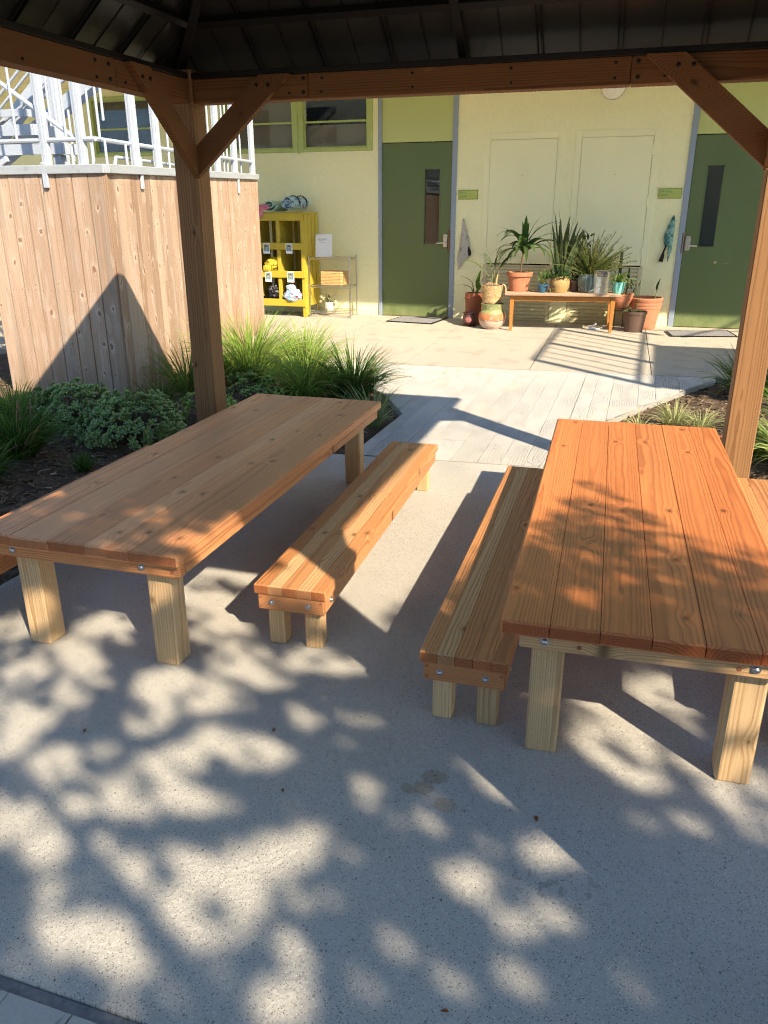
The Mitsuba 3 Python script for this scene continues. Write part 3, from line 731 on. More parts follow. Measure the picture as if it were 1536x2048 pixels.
def flight(y0, y1, x0, z0, x1, z1, hgt, n):
    for y in (y0, y1):
        put('stringer', bar((x0, y, z0), (x1, y, z1), .012, hgt, .002), 'white_steel', stair)
        rod((x0 - .08, y - .05, z0 + .17), (x1 - .05, y - .05, z1 + .17), .014)
    for k in range(n):
        s = (k + .5) / n; x, z = x0 + (x1 - x0) * s, z0 + (z1 - z0) * s
        put('tread', box6(x - .03, x + .03, y0 + .008, y1 - .008, z - .004, z + .004, .002), 'white_steel', stair)
flight(7.03, 7.16, -6.87, 1.645, -5.01, 3.04, .105, 0)
flight(6.60, 6.72, -6.05, 1.754, -4.31, 2.69, .105, 0)
for x, y, z0, z1 in ((-5.70, 6.87, 2.06, 2.5), (-5.28, 6.54, 1.95, 2.8), (-4.87, 6.54, 1.75, 2.33), (-5.08, 6.54, 1.75, 2.17)): rod((x, y, z0), (x, y, z1), .011, 'baluster')
for x0, x1, y0, y1, z0, z1 in ((-6.75, -4.45, 5.32, 5.62, 1.858, 1.934), (-6.75, -4.235, 5.34, 5.60, 1.727, 1.803), (-7.2, -5.26, 6.2, 6.5, 2.092, 2.152)):
    put('landing', box6(x0, x1 - .014, y0 + .014, y1, z1 - .022, z1 - .004, .002), 'deck_dark', stair)
    put('landing_edge', cat([box6(x0, x1 - .0145, y0, y0 + .012, z0, z1, .002), box6(x1 - .013, x1, y0 + .0005, y1, z0, z1, .002)]), 'white_steel', stair)
put('bracket', box6(-4.35, -4.285, 5.36, 5.43, 1.60, 1.726, .003), 'white_steel', stair)
put('cleat', bar((-4.69, 5.12, 1.62), (-4.556, 5.12, 1.69), .03, .04), 'white_steel', stair)

# ------------------------------------------------------------------ gazebo
GX, GY, GT, GW, WG, DG, GO = -2.356, 3.8016, .014, .1272, 2.7533, 2.8182, .1482
GM = place(GX, GY, GT)
def G(u, v, z=0.0): return (GM @ np.array([u, v, z, 1.0]))[:3]
gz = thing('gazebo', 'stained timber gazebo with knee braces under a dark hipped metal roof', 'gazebo')
ss = seeds(40, .0, 1, 31)
for k, (u, v) in enumerate(((0, 0), (WG, 0), (WG, -DG), (0, -DG))):
    c = G(u + GW / 2, v + GW / 2)
    m = cbox(GW, GW, 1.975, .004)
    q = m.vertices.copy()
    m.vertices = q @ GM[:3, :3].T + [c[0], c[1], 1.975 / 2]
    put('post', m, 'post_wood', gz, uv=np.stack([q[:, 0] + 4. * ss[k] + 2, q[:, 1]], 1), label=('sunlit right-hand post of the gazebo' if k == 1 else 'shaded left-hand post of the gazebo' if k == 0 else None))
BH0, BH1 = 1.826, 1.932
def gbar(name, a, c, w, h, bsdf, seed, up=(0, 0, 1), b=.003):
    return woodbar(name, G(*a), G(*c), w, h, bsdf, gz, seed, b, up)
zc = (BH0 + BH1) / 2
sp = (.73, 2.174)
sk = 4
for side in range(4):
    L0, L1 = (GW, WG) if side in (0, 2) else (-DG + GW, 0)
    cuts = [L0 + .002, L0 + .603, L1 - .579, L1 - .002]
    for a, c in zip(cuts[:-1], cuts[1:]):
        mid = GW / 2
        if side == 0: A, C = (a + .0012, mid, zc), (c - .0012, mid, zc)
        elif side == 1: A, C = (mid, a + .0012, zc), (mid, c - .0012, zc)
        elif side == 2: A, C = (a + .0012, mid - DG, zc), (c - .0012, mid - DG, zc)
        else: A, C = (WG + mid, a + .0012, zc), (WG + mid, c - .0012, zc)
        # seed coordinate runs up the face
        a3, c3 = G(*A), G(*C)
        m = bar(a3, c3, .09, BH1 - BH0, .003); o, d, s, u, L = frame_of(a3, c3)
        put('beam', m, 'beam_wood', gz, uv=wuv(m, int(ss[sk % 40]), 0, (o, s, d))); sk += 1
def brace(o, dirv, nrm, seed):
    # o: post face at ground level, dirv: horizontal away from the post, nrm: towards the viewer side
    pg = sg.Polygon([(.0005, 1.485), (.0005, 1.622), (.370, 1.9305), (.528, 1.9305)])
    m = extr(pg.buffer(-.003).buffer(.003, quad_segs=2), .036)
    q = m.vertices.copy()
    m.vertices = np.outer(q[:, 0], dirv) + np.outer(q[:, 1], [0, 0, 1]) + np.outer(q[:, 2], nrm) + np.asarray(o)
    m.fix_normals()
    al = np.array([.77, .64]); ac = np.array([-.64, .77]); p2 = q[:, :2] - [.2, 1.70]
    put('brace', m, 'beam_wood', gz, uv=np.stack([p2 @ ac + 4. * seed + 2, p2 @ al], 1))
fu = GW / 2 + .045 + .0015
Ru, Rv = GM[:3, :3] @ np.array([1.0, 0, 0]), GM[:3, :3] @ np.array([0, 1.0, 0])
fv = GW / 2 - .045 - .0015
for vv, nv in ((fv, -Rv), (GW - fv - DG, Rv)):
    brace(G(GW, vv), Ru, nv, int(ss[20])); brace(G(WG, vv), -Ru, nv, int(ss[21]))
for uu, nu in ((fu, Ru), (WG + GW - fu, -Ru)):
    brace(G(uu, 0), -Rv, nu, int(ss[24])); brace(G(uu, GW - DG), Rv, nu, int(ss[25]))
def bolts(face, pts, r=.0085):
    for a, z in pts:
        p = lathe([(0, 0), (r, 0), (r, .004), (r * .6, .006), (0, .006)], seg=10)
        if face == 'back':
            v = fv - .0365 if r > .0086 else .0185
            c = G(a - GX, v, z); M = np.array([[1, 0, 0, c[0]], [0, 0, -1, c[1]], [0, 1, 0, z], [0, 0, 0, 1.]])
        else:
            u = fu + .0365 if r > .0086 else GW / 2 + .0455
            c = G(u, a - GY, z); M = np.array([[0, 0, 1, c[0]], [1, 0, 0, c[1]], [0, 1, 0, z], [0, 0, 0, 1.]])
        put('bolt', p, 'bolt_black', gz, M=M)
bolts('back', [(-1.647, 1.912), (-1.649, 1.854), (-.154, 1.911), (-.152, 1.852)], .0085)
bolts('back', [(-1.554, 1.910), (-1.558, 1.853), (-1.121, 1.909), (-1.12, 1.853), (-.68, 1.908), (-.677, 1.852), (-.244, 1.91), (-.244, 1.852), (-.048, 1.907), (-.045, 1.853), (-1.72, 1.853)], .0055)
bolts('back', [(-1.871, 1.888), (-1.811, 1.886), (.003, 1.885), (.061, 1.884)], .0088)
bolts('left', [(3.174, 1.904), (3.176, 1.849)], .0085)
bolts('left', [(3.085, 1.907), (3.085, 1.846), (2.656, 1.847), (3.282, 1.851)], .0055)
bolts('left', [(3.36, 1.881), (3.42, 1.881)], .0088)
# roof: four faces of ribbed metal panels, hips, purlins and mid rafters
ex0, ex1, ey0, ey1, ez, za = -GO, WG + GW + GO, -DG - GO, GW + GO, 1.906, 3.2513
AP = G((ex0 + ex1) / 2, (ey0 + ey1) / 2, za)
CR = [G(ex0, ey1, ez), G(ex1, ey1, ez), G(ex1, ey0, ez), G(ex0, ey0, ez)]   # back-left, back-right, front-right, front-left
roof = gz + '__roof'
labels[roof] = {'label': 'dark hipped roof of ribbed metal panels, seen from below'}
for i in range(4):
    A, B = CR[i], CR[(i + 1) % 4]
    if True:
        e = B - A; L = np.linalg.norm(e); e = e / L
        mid = (A + B) / 2
        t = AP - mid; t = t - e * (t @ e); H = np.linalg.norm(t); t = t / H
        n = np.cross(e, t); n = n if n[2] > 0 else -n
        off = (AP - A) @ e
        tri = sg.Polygon([(0, 0), (L, 0), (off, H)])
        pw = .338; k0 = (L / 2) % pw
        x = k0 - pw; flip = 0
        while x < L:
            flip ^= 1
            pc = tri.intersection(sg.box(x - .004, 0, x + pw + .004, H))
            if pc.area > 1e-4:
                m = extr(pc, .004, .0045 * flip)
                m.vertices = A + np.outer(m.vertices[:, 0], e) + np.outer(m.vertices[:, 1], t) + np.outer(m.vertices[:, 2], n)
                m.fix_normals()
                put('panel', m, 'roof_metal', roof)
                for q in ((x + .002,) if False else (x - .011, x + .011, x + pw * .5)):
                    thin = abs(q - x) > .02
                    top = H * (q / off if q < off else (L - q) / (L - off)) - .03
                    if 0 < q < L and top > .06:
                        hh = .004 if thin else .016
                        p0 = A + e * q + t * .01 - n * (hh / 2); p1 = A + e * q + t * top - n * (hh / 2)
                        put('rib', bar(p0, p1, .004 if not thin else .007, hh, .001, up=n), 'roof_frame', roof)
            x += pw
        for fr in (.195, .56):
            p0, p1 = A + (AP - A) * fr, B + (AP - B) * fr
            put('purlin', bar(p0 - n * .028 + e * .02, p1 - n * .028 - e * .02, .034, .040, .003, up=n), 'roof_frame', roof)
        put('rafter', bar(mid + t * .05 - n * .030, mid + t * (H - .05) - n * .030, .040, .050, .003, up=n), 'roof_frame', roof)
        put('eave_trim', bar(A + np.array([0, 0, .004]), B + np.array([0, 0, .004]), .02, .034, .003), 'roof_frame', roof)
    h0 = A + (AP - A) * .02
    put('hip_rafter', bar(h0 - [0, 0, .045], A + (AP - A) * .985 - [0, 0, .045], .045, .06, .003), 'roof_frame', roof)
# black plate between beams and roof
for a, c in (((-.02, GW / 2, 1.945), (WG + GW + .02, GW / 2, 1.945)), ((GW / 2, GW / 2 - .04, 1.9455), (GW / 2, -DG + .02, 1.9455)), ((WG + GW / 2, GW / 2 - .04, 1.9455), (WG + GW / 2, -DG + .02, 1.9455)), ((-.02, -DG + GW / 2, 1.945), (WG + GW + .02, -DG + GW / 2, 1.945))):
    put('top_plate', bar(G(*a), G(*c), .104, .024, .002), 'roof_frame', roof)
put('roof_cap', lathe([(0, -.05), (.05, -.05), (.03, -.005), (0, .008)], AP, 12), 'roof_metal', roof)
put('corner_bracket', cat([sphere(G(GW * .25, GW * .2, 1.965), .018, 1, (1, 1, .8)), sphere(G(GW * .85, GW * .2, 1.965), .02, 1, (1, 1, .8))]), 'roof_frame', gz)

# ------------------------------------------------------------------ tables and benches
def bolt_head(t, M, x, y, z, r=.0088, nm='bolt'):
    p = lathe([(0, .0), (r * 1.35, 0), (r * 1.35, .0016), (r, .0018), (r * .92, .005), (r * .6, .0082), (0, .0098)], seg=18)
    put(nm, p, 'bolt_steel', t, smooth=35, M=M @ np.array([[1, 0, 0, x], [0, 0, -1, y], [0, 1, 0, z], [0, 0, 0, 1.]]))
def plug(t, M, x, y, z, r=.006):
    p = lathe([(0, 0), (r, 0), (r, .0012), (0, .0014)], seg=14)
    put('plug', p, 'red_clay', t, M=M @ np.array([[1, 0, 0, x], [0, 0, -1, y], [0, 1, 0, z], [0, 0, 0, 1.]]))
def hboard(t, name, M, x0, x1, y0, y1, z0, z1, bsdf, seed, b=.004, along='y', tight=(), **kw):
    m = box6(x0, x1, y0, y1, z0, z1, b, tight)
    q = m.vertices
    cx, cy = (x0 + x1) / 2, (y0 + y1) / 2
    uv = np.stack([(q[:, 0] - cx) + 4. * seed + 2, q[:, 1] + seed * .37], 1) if along == 'y' else np.stack([(q[:, 1] - cy) + 4. * seed + 2, q[:, 0] + seed * .37], 1)
    return put(name, m, bsdf, t, uv=uv, M=M, **kw)
def vleg(t, M, x0, y0, w, d, h, seed, b=.006):
    m = box6(x0, x0 + w, y0, y0 + d, 0, h, b)
    q = m.vertices
    return put('leg', m, 'leg_wood', t, uv=np.stack([q[:, 0] - x0 - w / 2 + 4. * seed + 2, q[:, 1] - y0 - d / 2], 1), M=M)
TW, TL, TZ = .7043, 2.0467, .4139
def table(x, y, t, lab, widths, tones, inset, apr, aseed, bseed, gap):
    k = thing('picnic_table', lab, 'table')
    M = place(x, y, t)
    sd = [int(seeds(1, a, b, bseed + i)[0]) for i, (a, b) in enumerate(tones)]
    s = TW / sum(widths); cx = 0.0; r = rng(bseed)
    for i, w in enumerate(widths):
        w *= s
        dz = r.uniform(-.0008, .0008); dy = r.uniform(-.003, .003)
        hboard(k, 'board', M, cx + (gap / 2 if i else 0), cx + w - (gap / 2 if i < len(widths) - 1 else 0), dy, TL + dy, TZ - .038 + dz, TZ + dz, 'table_wood' if apr else 'deep_table_wood', sd[i], .0055, tight=[q for q, on in ((-1, i > 0), (1, i < len(widths) - 1)) if on])
        cx += w
    zb = TZ - .039
    hb = zb - .046
    apn = 'table_apron_wood' if apr else 'apron_wood'
    hboard(k, 'end_apron', M, inset, TW - inset, .026, .063, hb, zb, apn, int(aseed), .004, 'x')
    hboard(k, 'end_apron', M, inset, TW - inset, TL - .063, TL - .026, hb, zb, apn, int(aseed) + 1, .004, 'x')
    hboard(k, 'side_apron', M, inset, inset + .036, .0645, TL - .0645, hb + .001, zb, apn, int(aseed) + 2, .004)
    hboard(k, 'side_apron', M, TW - inset - .036, TW - inset, .0645, TL - .0645, hb + .001, zb, apn, int(aseed) + 3, .004)
    lw = .081
    lx = (.0751, TW - .0751 - lw)
    for i, px_ in enumerate(lx):
        for j, py_ in enumerate((.0648, TL - .0648 - lw)):
            vleg(k, M, px_, py_, lw, lw, hb - .0005, int(aseed) + 10 + i * 2 + j)
    for px_ in lx:
        bolt_head(k, M, px_ + lw * (.40 if px_ < .3 else .2 if apr else .45), .026, zb - .021)
    for px_ in ((.19, .55) if not apr else (TW - inset - .025, inset + .02)):
        plug(k, M, px_, .026, zb - .026)
    return k
table(-1.9095, 1.7546, .0303, 'low orange-stained picnic table on the left, mostly in the roof shadow', [.125, .135, .125, .075, .075, .16],
      [(.4, .55), (.25, .4), (.6, .8), (.15, .3), (.35, .5), (.5, .7)], .014, True, 40, 100, .0010)
table(-.2604, 1.6984, .0483, 'low orange-stained picnic table on the right, dappled with sun and leaf shadow', [1, 1, 1, 1, 1, 1],
      [(.35, .5), (.5, .7), (.55, .75), (.35, .5), (.5, .65), (.6, .8)], .045, False, 60, 130, .0014)
BW, BL, BZ = .2442, 1.725, .2266
def bench(x, y, t, lab, tones, bseed, aseed, L=BL):
    k = thing('picnic_bench', lab, 'bench')
    M = place(x, y, t)
    n = len(tones); w = BW / n
    for i, (a, b) in enumerate(tones):
        sd = int(seeds(1, a, b, bseed + i)[0])
        hboard(k, 'board', M, i * w + .0003 * (i > 0), (i + 1) * w - .0003 * (i < n - 1), 0, L, BZ - .034, BZ, 'bench_wood', sd, .0035, tight=[q for q, on in ((-1, i > 0), (1, i < n - 1)) if on])
    zb = BZ - .0345; hb = zb - .056; ins = .010
    hboard(k, 'end_apron', M, ins, BW - ins, .008, .034, hb, zb, 'bench_apron_wood', int(seeds(1, .5, .8, aseed)[0]), .003, 'x')
    hboard(k, 'end_apron', M, ins, BW - ins, L - .034, L - .008, hb, zb, 'bench_apron_wood', int(seeds(1, .4, .8, aseed + 1)[0]), .003, 'x')
    hboard(k, 'side_apron', M, ins, ins + .02, .0355, L - .0355, hb + .001, zb, 'bench_apron_wood', int(seeds(1, .3, .7, aseed + 2)[0]), .003)
    hboard(k, 'side_apron', M, BW - ins - .02, BW - ins, .0355, L - .0355, hb + .001, zb, 'bench_apron_wood', int(seeds(1, .3, .7, aseed + 3)[0]), .003)
    lw = .056
    for i, px_ in enumerate((.0314, BW - .0314 - lw)):
        for j, py_ in enumerate((.034, L - .034 - lw)):
            vleg(k, M, px_, py_, lw, lw, hb + .012, aseed + 30 + i * 2 + j, .004)
        bolt_head(k, M, px_ + lw * .45, .008, hb + .029, .0075)
    bolt_head(k, M @ np.array([[0, -1, 0, BW - ins], [1, 0, 0, .075], [0, 0, 1, 0], [0, 0, 0, 1.]]), 0, 0, hb + .029, .0075)
    for px_, z in ((.02, hb + .012), (.02, hb + .044), (BW - .02, hb + .044)): plug(k, M, px_, .008, z, .0045)
    return k
bench(-1.1064, 2.0298, .0484, 'low bench on the right side of the left table, striped by sunlight', [(.45, .6), (.02, .12), (.35, .5), (.1, .25), (.5, .7)], 200, 71)
bench(-.4906, 1.798, .0326, 'low bench tucked under the left edge of the right table', [(.42, .55), (.02, .10), (.6, .75), (.35, .5), (.45, .6)], 220, 83)
bench(.425, 1.93, .046, 'low bench on the right side of the right table, cut by the photo edge', [(.35, .5), (.5, .7), (.4, .6), (.3, .5), (.5, .6)], 240, 95)
bench(-2.30, 1.70, .03, 'low bench on the far left side of the left table, cut by the photo edge', [(.7, .9), (.6, .8), (.6, .8), (.7, .9), (.7, .9)], 260, 109, 1.6)

# ------------------------------------------------------------------ yellow cubby shelf and what it holds
cub = thing('cubby_shelf', 'bright yellow wooden cubby shelf with open compartments against the wall', 'shelf')
yc, ybk = 9.90, 10.38
for x0, x1 in ((-4.375, -4.325), (-4.715, -4.668), (-5.055, -5.008), (-5.395, -5.348)):
    z0 = 0 if x0 in (-4.375, -5.395) else .14
    put('upright', box6(x0, x1, yc, yc + .025, z0, 1.207, .003), 'yellow_paint', cub)
for z0, z1 in ((1.208, 1.298), (.856, .939), (.503, .590), (.139, .231)):
    put('rail', box6(-5.397, -4.323, yc - .020, yc - .001, z0, z1, .003), 'yellow_paint', cub)
for z in (.215, .565, .915):
    put('shelf_board', box6(-5.37, -4.36, yc + .026, ybk - .03, z - .018, z, .002), 'dark_shelf', cub)
put('top_board', box6(-5.397, -4.323, yc - .001, ybk, 1.299, 1.312, .003), 'yellow_paint', cub)
for k in range(4):
    y0 = yc + .035 + k * .118
    put('side_slat', box6(-4.352, -4.327, y0, y0 + .098, .14 if k else .02, 1.296, .003), 'yellow_paint', cub)
for x in (-5.30, -4.99, -4.86, -4.66, -4.53):
    put('back_slat', box6(x, x + .045, ybk - .028, ybk - .012, .2, 1.295, .002), 'yellow_paint', cub)
for x in (-4.66, -5.0): put('divider', box6(x - .045, x - .025, yc + .026, ybk - .03, .23, 1.2, .002), 'yellow_paint', cub)
put('rear_leg', box6(-4.372, -4.33, ybk - .03, ybk - .001, 0, .139, .003), 'yellow_paint', cub)
for i, (x0, z0, x1, z1, lab) in enumerate(((-4.901, .802, -4.805, .930, 'upper left'), (-4.577, .807, -4.484, .933, 'upper right'), (-4.891, .445, -4.802, .575, 'lower left'), (-4.572, .448, -4.476, .582, 'lower right'))):
    t = thing('photo_card', f'small white-bordered portrait photo card, {lab} of the four taped on the yellow shelf', 'photo card', 'portrait cards on the yellow shelf')
    put('card', box6(x0, x1, yc - .0245, yc - .0215, z0, z1, .0005), 'paper', t)
    a, b, q0, q1 = x0 + .010, x1 - .010, z0 + .032, z1 - .012
    put('print', tm([[a, yc - .0255, q0], [b, yc - .0255, q0], [b, yc - .0255, q1], [a, yc - .0255, q1]], [[0, 1, 2], [0, 2, 3]]), 'photo_print', t, uv=np.array([[0, 0], [1, 0], [1, 1], [0, 1.]]))

def cloth_roll(c, d, L, r, seed, squash=.92, turns=2.6):
    """rolled mat: a spiral sheet of real thickness, its end facing -d"""
    d = np.asarray(d, float); d /= np.linalg.norm(d)
    s = np.cross(d, [0, 0, 1]); s /= np.linalg.norm(s); u = np.cross(s, d)
    n = 80; th = np.linspace(0, 2 * np.pi * turns, n); rr = np.linspace(r * .12, r, n)
    rg = rng(seed); wob = 1 + .05 * np.sin(th * 1.7 + rg.uniform(0, 6)) + .03 * np.sin(th * 4.1)
    tk = r / turns * .36
    rings = []
    for q, k in ((0.0, 1.), (.04, 1.), (.5, 1.01), (.96, 1.0), (1.0, .96)):
        o = np.stack([rr * wob * k * np.cos(th), rr * wob * k * np.sin(th) * squash], 1); i = np.stack([(rr * wob * k - tk) * np.cos(th), (rr * wob * k - tk) * np.sin(th) * squash], 1)
        loop = np.vstack([o, i[::-1]])
        rings.append(np.asarray(c) + d * (L * q) + np.outer(loop[:, 0], s) + np.outer(loop[:, 1], u))
    m = len(rings[0]); v = np.vstack(rings); f = []
    for a in range(len(rings) - 1):
        for j in range(m):
            k = (j + 1) % m; f += [[a * m + j, a * m + k, (a + 1) * m + k], [a * m + j, (a + 1) * m + k, (a + 1) * m + j]]
    for a in (0, len(rings) - 1):
        for j in range(n - 1):
            p = [a * m + j, a * m + j + 1, a * m + m - 2 - j, a * m + m - 1 - j]
            f += [[p[0], p[1], p[2]], [p[0], p[2], p[3]]] if a else [[p[0], p[2], p[1]], [p[0], p[3], p[2]]]
    return tm(v, f)
t = thing('nap_mat_roll', 'blue patterned nap mat rolled up with dark ties on top of the yellow shelf', 'rolled mat')
put('mat_sheet', cloth_roll((-4.545, 9.92, 1.412), (.16, .99, 0), .40, .10, 1), 'cloth_blue', t, smooth=40)
d = np.array([.16, .99, 0]); d /= np.linalg.norm(d)
for q in (.13, .30):
    c0 = np.array([-4.545, 9.92, 1.412]) + d * q; s_ = np.cross(d, [0, 0, 1])
    g = np.linspace(-.3, 2.6, 12)
    put('tie', tube([c0 + s_ * .104 * math.cos(a) + np.array([0, 0, .098 * math.sin(a)]) for a in g], .007, 6), 'cloth_black', t, smooth=40)
t = thing('nap_mat_roll', 'mint green folded nap mat on top of the yellow shelf beside the fence', 'rolled mat')
put('mat_sheet', cloth_roll((-4.81, 9.93, 1.395), (.1, .99, 0), .36, .125, 2, .62, 2.0), 'cloth_mint', t, smooth=40)
def lump(c, s, seed, sub=3, amp=.28, fr=14):
    m = trimesh.creation.icosphere(subdivisions=sub + (1 if sub >= 3 else 0))
    v = m.vertices
    n = meshkit.fbm(v * fr / 9 + seed * 3.1, 4, seed) - .5
    if sub >= 3:
        g = meshkit.fbm(v * [3.0, 3.0, 2.0] + seed * 1.7, 3, seed + 9)
        n = n - .55 * np.exp(-((g - .5) / .035) ** 2) + .3 * (g - .5)
    m.vertices = v * (1 + amp * n)[:, None] * np.asarray(s) + np.asarray(c)
    return m
t = put('pink_cloth', cat([lump((-4.87, 9.875, 1.372), (.09, .05, .035), 5, amp=.4), lump((-4.925, 9.86, 1.31), (.055, .016, .075), 6, amp=.4)]), 'cloth_pink', smooth=True, label='pink cloth drooping over the front edge of the yellow shelf top', cat='cloth')
t = put('yellow_towel', cat([lump((-4.81, 10.0, .66), (.125, .12, .10), 8, amp=.45), lump((-4.87, 9.90, .615), (.06, .05, .045), 9, amp=.4)]), 'cloth_yellow', smooth=True, label='bunched yellow towel in the middle row of the yellow shelf', cat='towel')
t = put('dark_bag', lump((-4.80, 10.0, .305), (.115, .13, .105), 11, amp=.35), 'cloth_black', smooth=True, label='black printed soft bag in the bottom row of the yellow shelf', cat='bag')
t = put('tie_dyed_bundle', cat([lump((-4.525, 9.93, .275), (.135, .10, .085), 12, amp=.4), lump((-4.545, 9.92, .375), (.065, .06, .05), 13, amp=.4)]), 'cloth_tie', smooth=True, label='pink and blue tie-dyed bundle spilling from the bottom row of the yellow shelf', cat='bundle')

# ------------------------------------------------------------------ wire rack
rack = thing('wire_rack', 'three-tier chrome wire rack between the yellow shelf and the left door', 'rack')
RP = [(-4.313, 10.0), (-3.742, 9.99), (-4.352, 10.35), (-3.778, 10.35)]
for x, y in RP:
    put('post', cat([tube([(x, y, .012), (x, y, .775)], .0095, 10), sphere((x, y, .777), .0105, 1), lathe([(0, 0), (.013, 0), (.012, .016), (0, .016)], (x, y, -.001), 10)]), 'chrome', rack, smooth=40)
for z in (.752, .403, .078):
    s = put('wire_shelf', cat([tube([(*RP[a], z + dz), (*RP[b], z + dz)], .0045, 6) for a, b in ((0, 1), (2, 3), (0, 2), (1, 3)) for dz in (0, -.022)]), 'chrome', rack)
    ws = []
    for k in range(20):
        q = (k + .5) / 20
        a = np.array(RP[0]) * (1 - q) + np.array(RP[1]) * q; b = np.array(RP[2]) * (1 - q) + np.array(RP[3]) * q
        ws.append(tube([(*a, z + .004), (*b, z + .004)], .0022, 4))
    put('wires', cat(ws), 'chrome', s, kind='stuff')
    zz = []
    for a, b in ((0, 1), (2, 3)):
        P = [np.array([*(np.array(RP[a]) * (1 - q) + np.array(RP[b]) * q), z - (.022 if k % 2 else 0)]) for k, q in enumerate(np.linspace(0, 1, 17))]
        zz.append(tube(P, .002, 4))
    put('truss_wire', cat(zz), 'chrome', s)
t = thing('notice_sheet', 'white printed notice in a clear stand leaning on top of the wire rack', 'notice')
nm = np.array([[-4.238, 10.06, .763], [-4.008, 10.07, .770], [-4.018, 10.11, 1.045], [-4.248, 10.10, 1.038]])
ex = nm[1] - nm[0]; eyv = nm[3] - nm[0]; nn = np.cross(ex, eyv); nn /= np.linalg.norm(nn)
def sheetbox(a0, a1, b0, b1, d0, d1):
    v = [nm[0] + ex * a + eyv * b + nn * d for d in (d0, d1) for a, b in ((a0, b0), (a1, b0), (a1, b1), (a0, b1))]
    m = trimesh.Trimesh(v, [[0, 2, 1], [0, 3, 2], [4, 5, 6], [4, 6, 7], [0, 1, 5], [0, 5, 4], [1, 2, 6], [1, 6, 5], [2, 3, 7], [2, 7, 6], [3, 0, 4], [3, 4, 7]], process=False); m.fix_normals(); return m
put('sheet', sheetbox(0, 1, 0, 1, 0, .004), 'paper', t)
put('text_line', sheetbox(.16, .66, .775, .80, .0041, .0048), 'ink', t); put('text_line', sheetbox(.18, .56, .73, .747, .0041, .0048), 'ink', t); put('text_line', sheetbox(.36, .60, .64, .655, .0041, .0048), 'ink', t)
put('foot', sheetbox(.2, .8, 0, .03, -.10, -.001), 'paper', t)
t = thing('woven_basket', 'rectangular woven straw basket on the middle tier of the wire rack', 'basket')
bx0, bx1, by0, by1, bz0, bz1 = -4.155, -3.868, 10.03, 10.27, .412, .577
for k in range(9):
    z = bz0 + .008 + k * .0185
    P = []
    for a, b, n in (((bx0, by0), (bx1, by0), 14), ((bx1, by0), (bx1, by1), 12), ((bx1, by1), (bx0, by1), 14), ((bx0, by1), (bx0, by0), 12)):
        for i in range(n):
            q = i / n; nr = np.array([b[1] - a[1], -(b[0] - a[0])]); nr /= np.linalg.norm(nr)
            o = .004 * (1 if (i + k) % 2 else -1)
            P.append((*(np.array(a) * (1 - q) + np.array(b) * q + nr * o), z))
    P.append(P[0])
    put('woven_strand', tube(P, .0098, 6), 'straw', t, smooth=50)
put('lining', cat([box6(bx0 + .006, bx1 - .006, by0 + .006, by1 - .006, bz0, bz0 + .01, .002), box6(bx0 + .004, bx1 - .004, by1 - .004, by1 + .002, bz0, bz1, .001), box6(bx1 - .003, bx1 + .002, by0, by1, bz0, bz1, .001), box6(bx0 - .002, bx0 + .003, by0, by1, bz0, bz1, .001), box6(bx0, bx1, by0 - .002, by0 + .003, bz0, bz1 - .01, .001)]), 'straw', t)
put('rim', cat([bar((a[0], a[1], bz1), (b[0], b[1], bz1), .014, .012, .003) for a, b in (((bx0, by0), (bx1, by0)), ((bx1, by0), (bx1, by1)), ((bx1, by1), (bx0, by1)), ((bx0, by1), (bx0, by0)))]), 'straw', t)

# ------------------------------------------------------------------ plants: leaf builders
def strap_leaf(base, az, lean, L, w, curl=.6, seg=7, fold=.15, tipw=.0, roll=0.0, mid=.5):
    """arching strap leaf; lean = start angle from vertical, curl = further bend towards the tip"""
    s = np.linspace(0, 1, seg + 1)
    ang = lean + curl * s ** 1.4
    ds = L / seg
    h = np.concatenate([[0], np.cumsum(np.sin(ang[:-1]) * ds)]); z = np.concatenate([[0], np.cumsum(np.cos(ang[:-1]) * ds)])
    ca, sa = math.cos(az), math.sin(az)
    c = np.asarray(base) + np.stack([h * ca, h * sa, z], 1)
    side = np.array([-sa, ca, 0]); nor = np.stack([-np.cos(ang) * ca, -np.cos(ang) * sa, np.sin(ang)], 1)
    sw = side[None] * math.cos(roll) + nor * math.sin(roll)
    wd = w * np.clip(np.minimum((s + .12) / mid, (1 - s) / (1 - mid * .8)) , tipw, 1) ** .6
    l = c + sw * wd[:, None] + nor * (fold * wd)[:, None]; r = c - sw * wd[:, None] + nor * (fold * wd)[:, None]
    v = np.concatenate([l, c, r]); n = seg + 1; f = []
    for i in range(seg):
        for o in (0, n):
            f += [[o + i, o + i + n, o + i + n + 1], [o + i, o + i + n + 1, o + i + 1]]
    t = np.concatenate([s, s, s]); e = np.concatenate([np.ones(n), np.zeros(n), np.ones(n)])
    return v, np.array(f), t, e
class Foliage:
    def __init__(s): s.v, s.f, s.c, s.n = [], [], [], 0
    def add(s, v, f, col):
        s.v.append(v); s.f.append(np.asarray(f) + s.n); s.c.append(np.broadcast_to(col, (len(v), 3))); s.n += len(v)
    def leaf(s, *a, c0=(.05, .1, .02), c1=(.1, .2, .04), ce=None, **k):
        v, f, t, e = strap_leaf(*a, **k)
        col = np.array(c0) * (1 - t[:, None]) + np.array(c1) * t[:, None]
        if ce is not None: col = col * (1 - e[:, None]) + np.array(ce) * e[:, None]
        s.add(v, f, col)
    def mesh(s): return tm(np.vstack(s.v), np.vstack(s.f)), np.vstack(s.c)
    def put(s, name, parent, mat_='leaf_thin', **k):
        m, c = s.mesh(); return put(name, m, mat_, parent, color=c, **k)

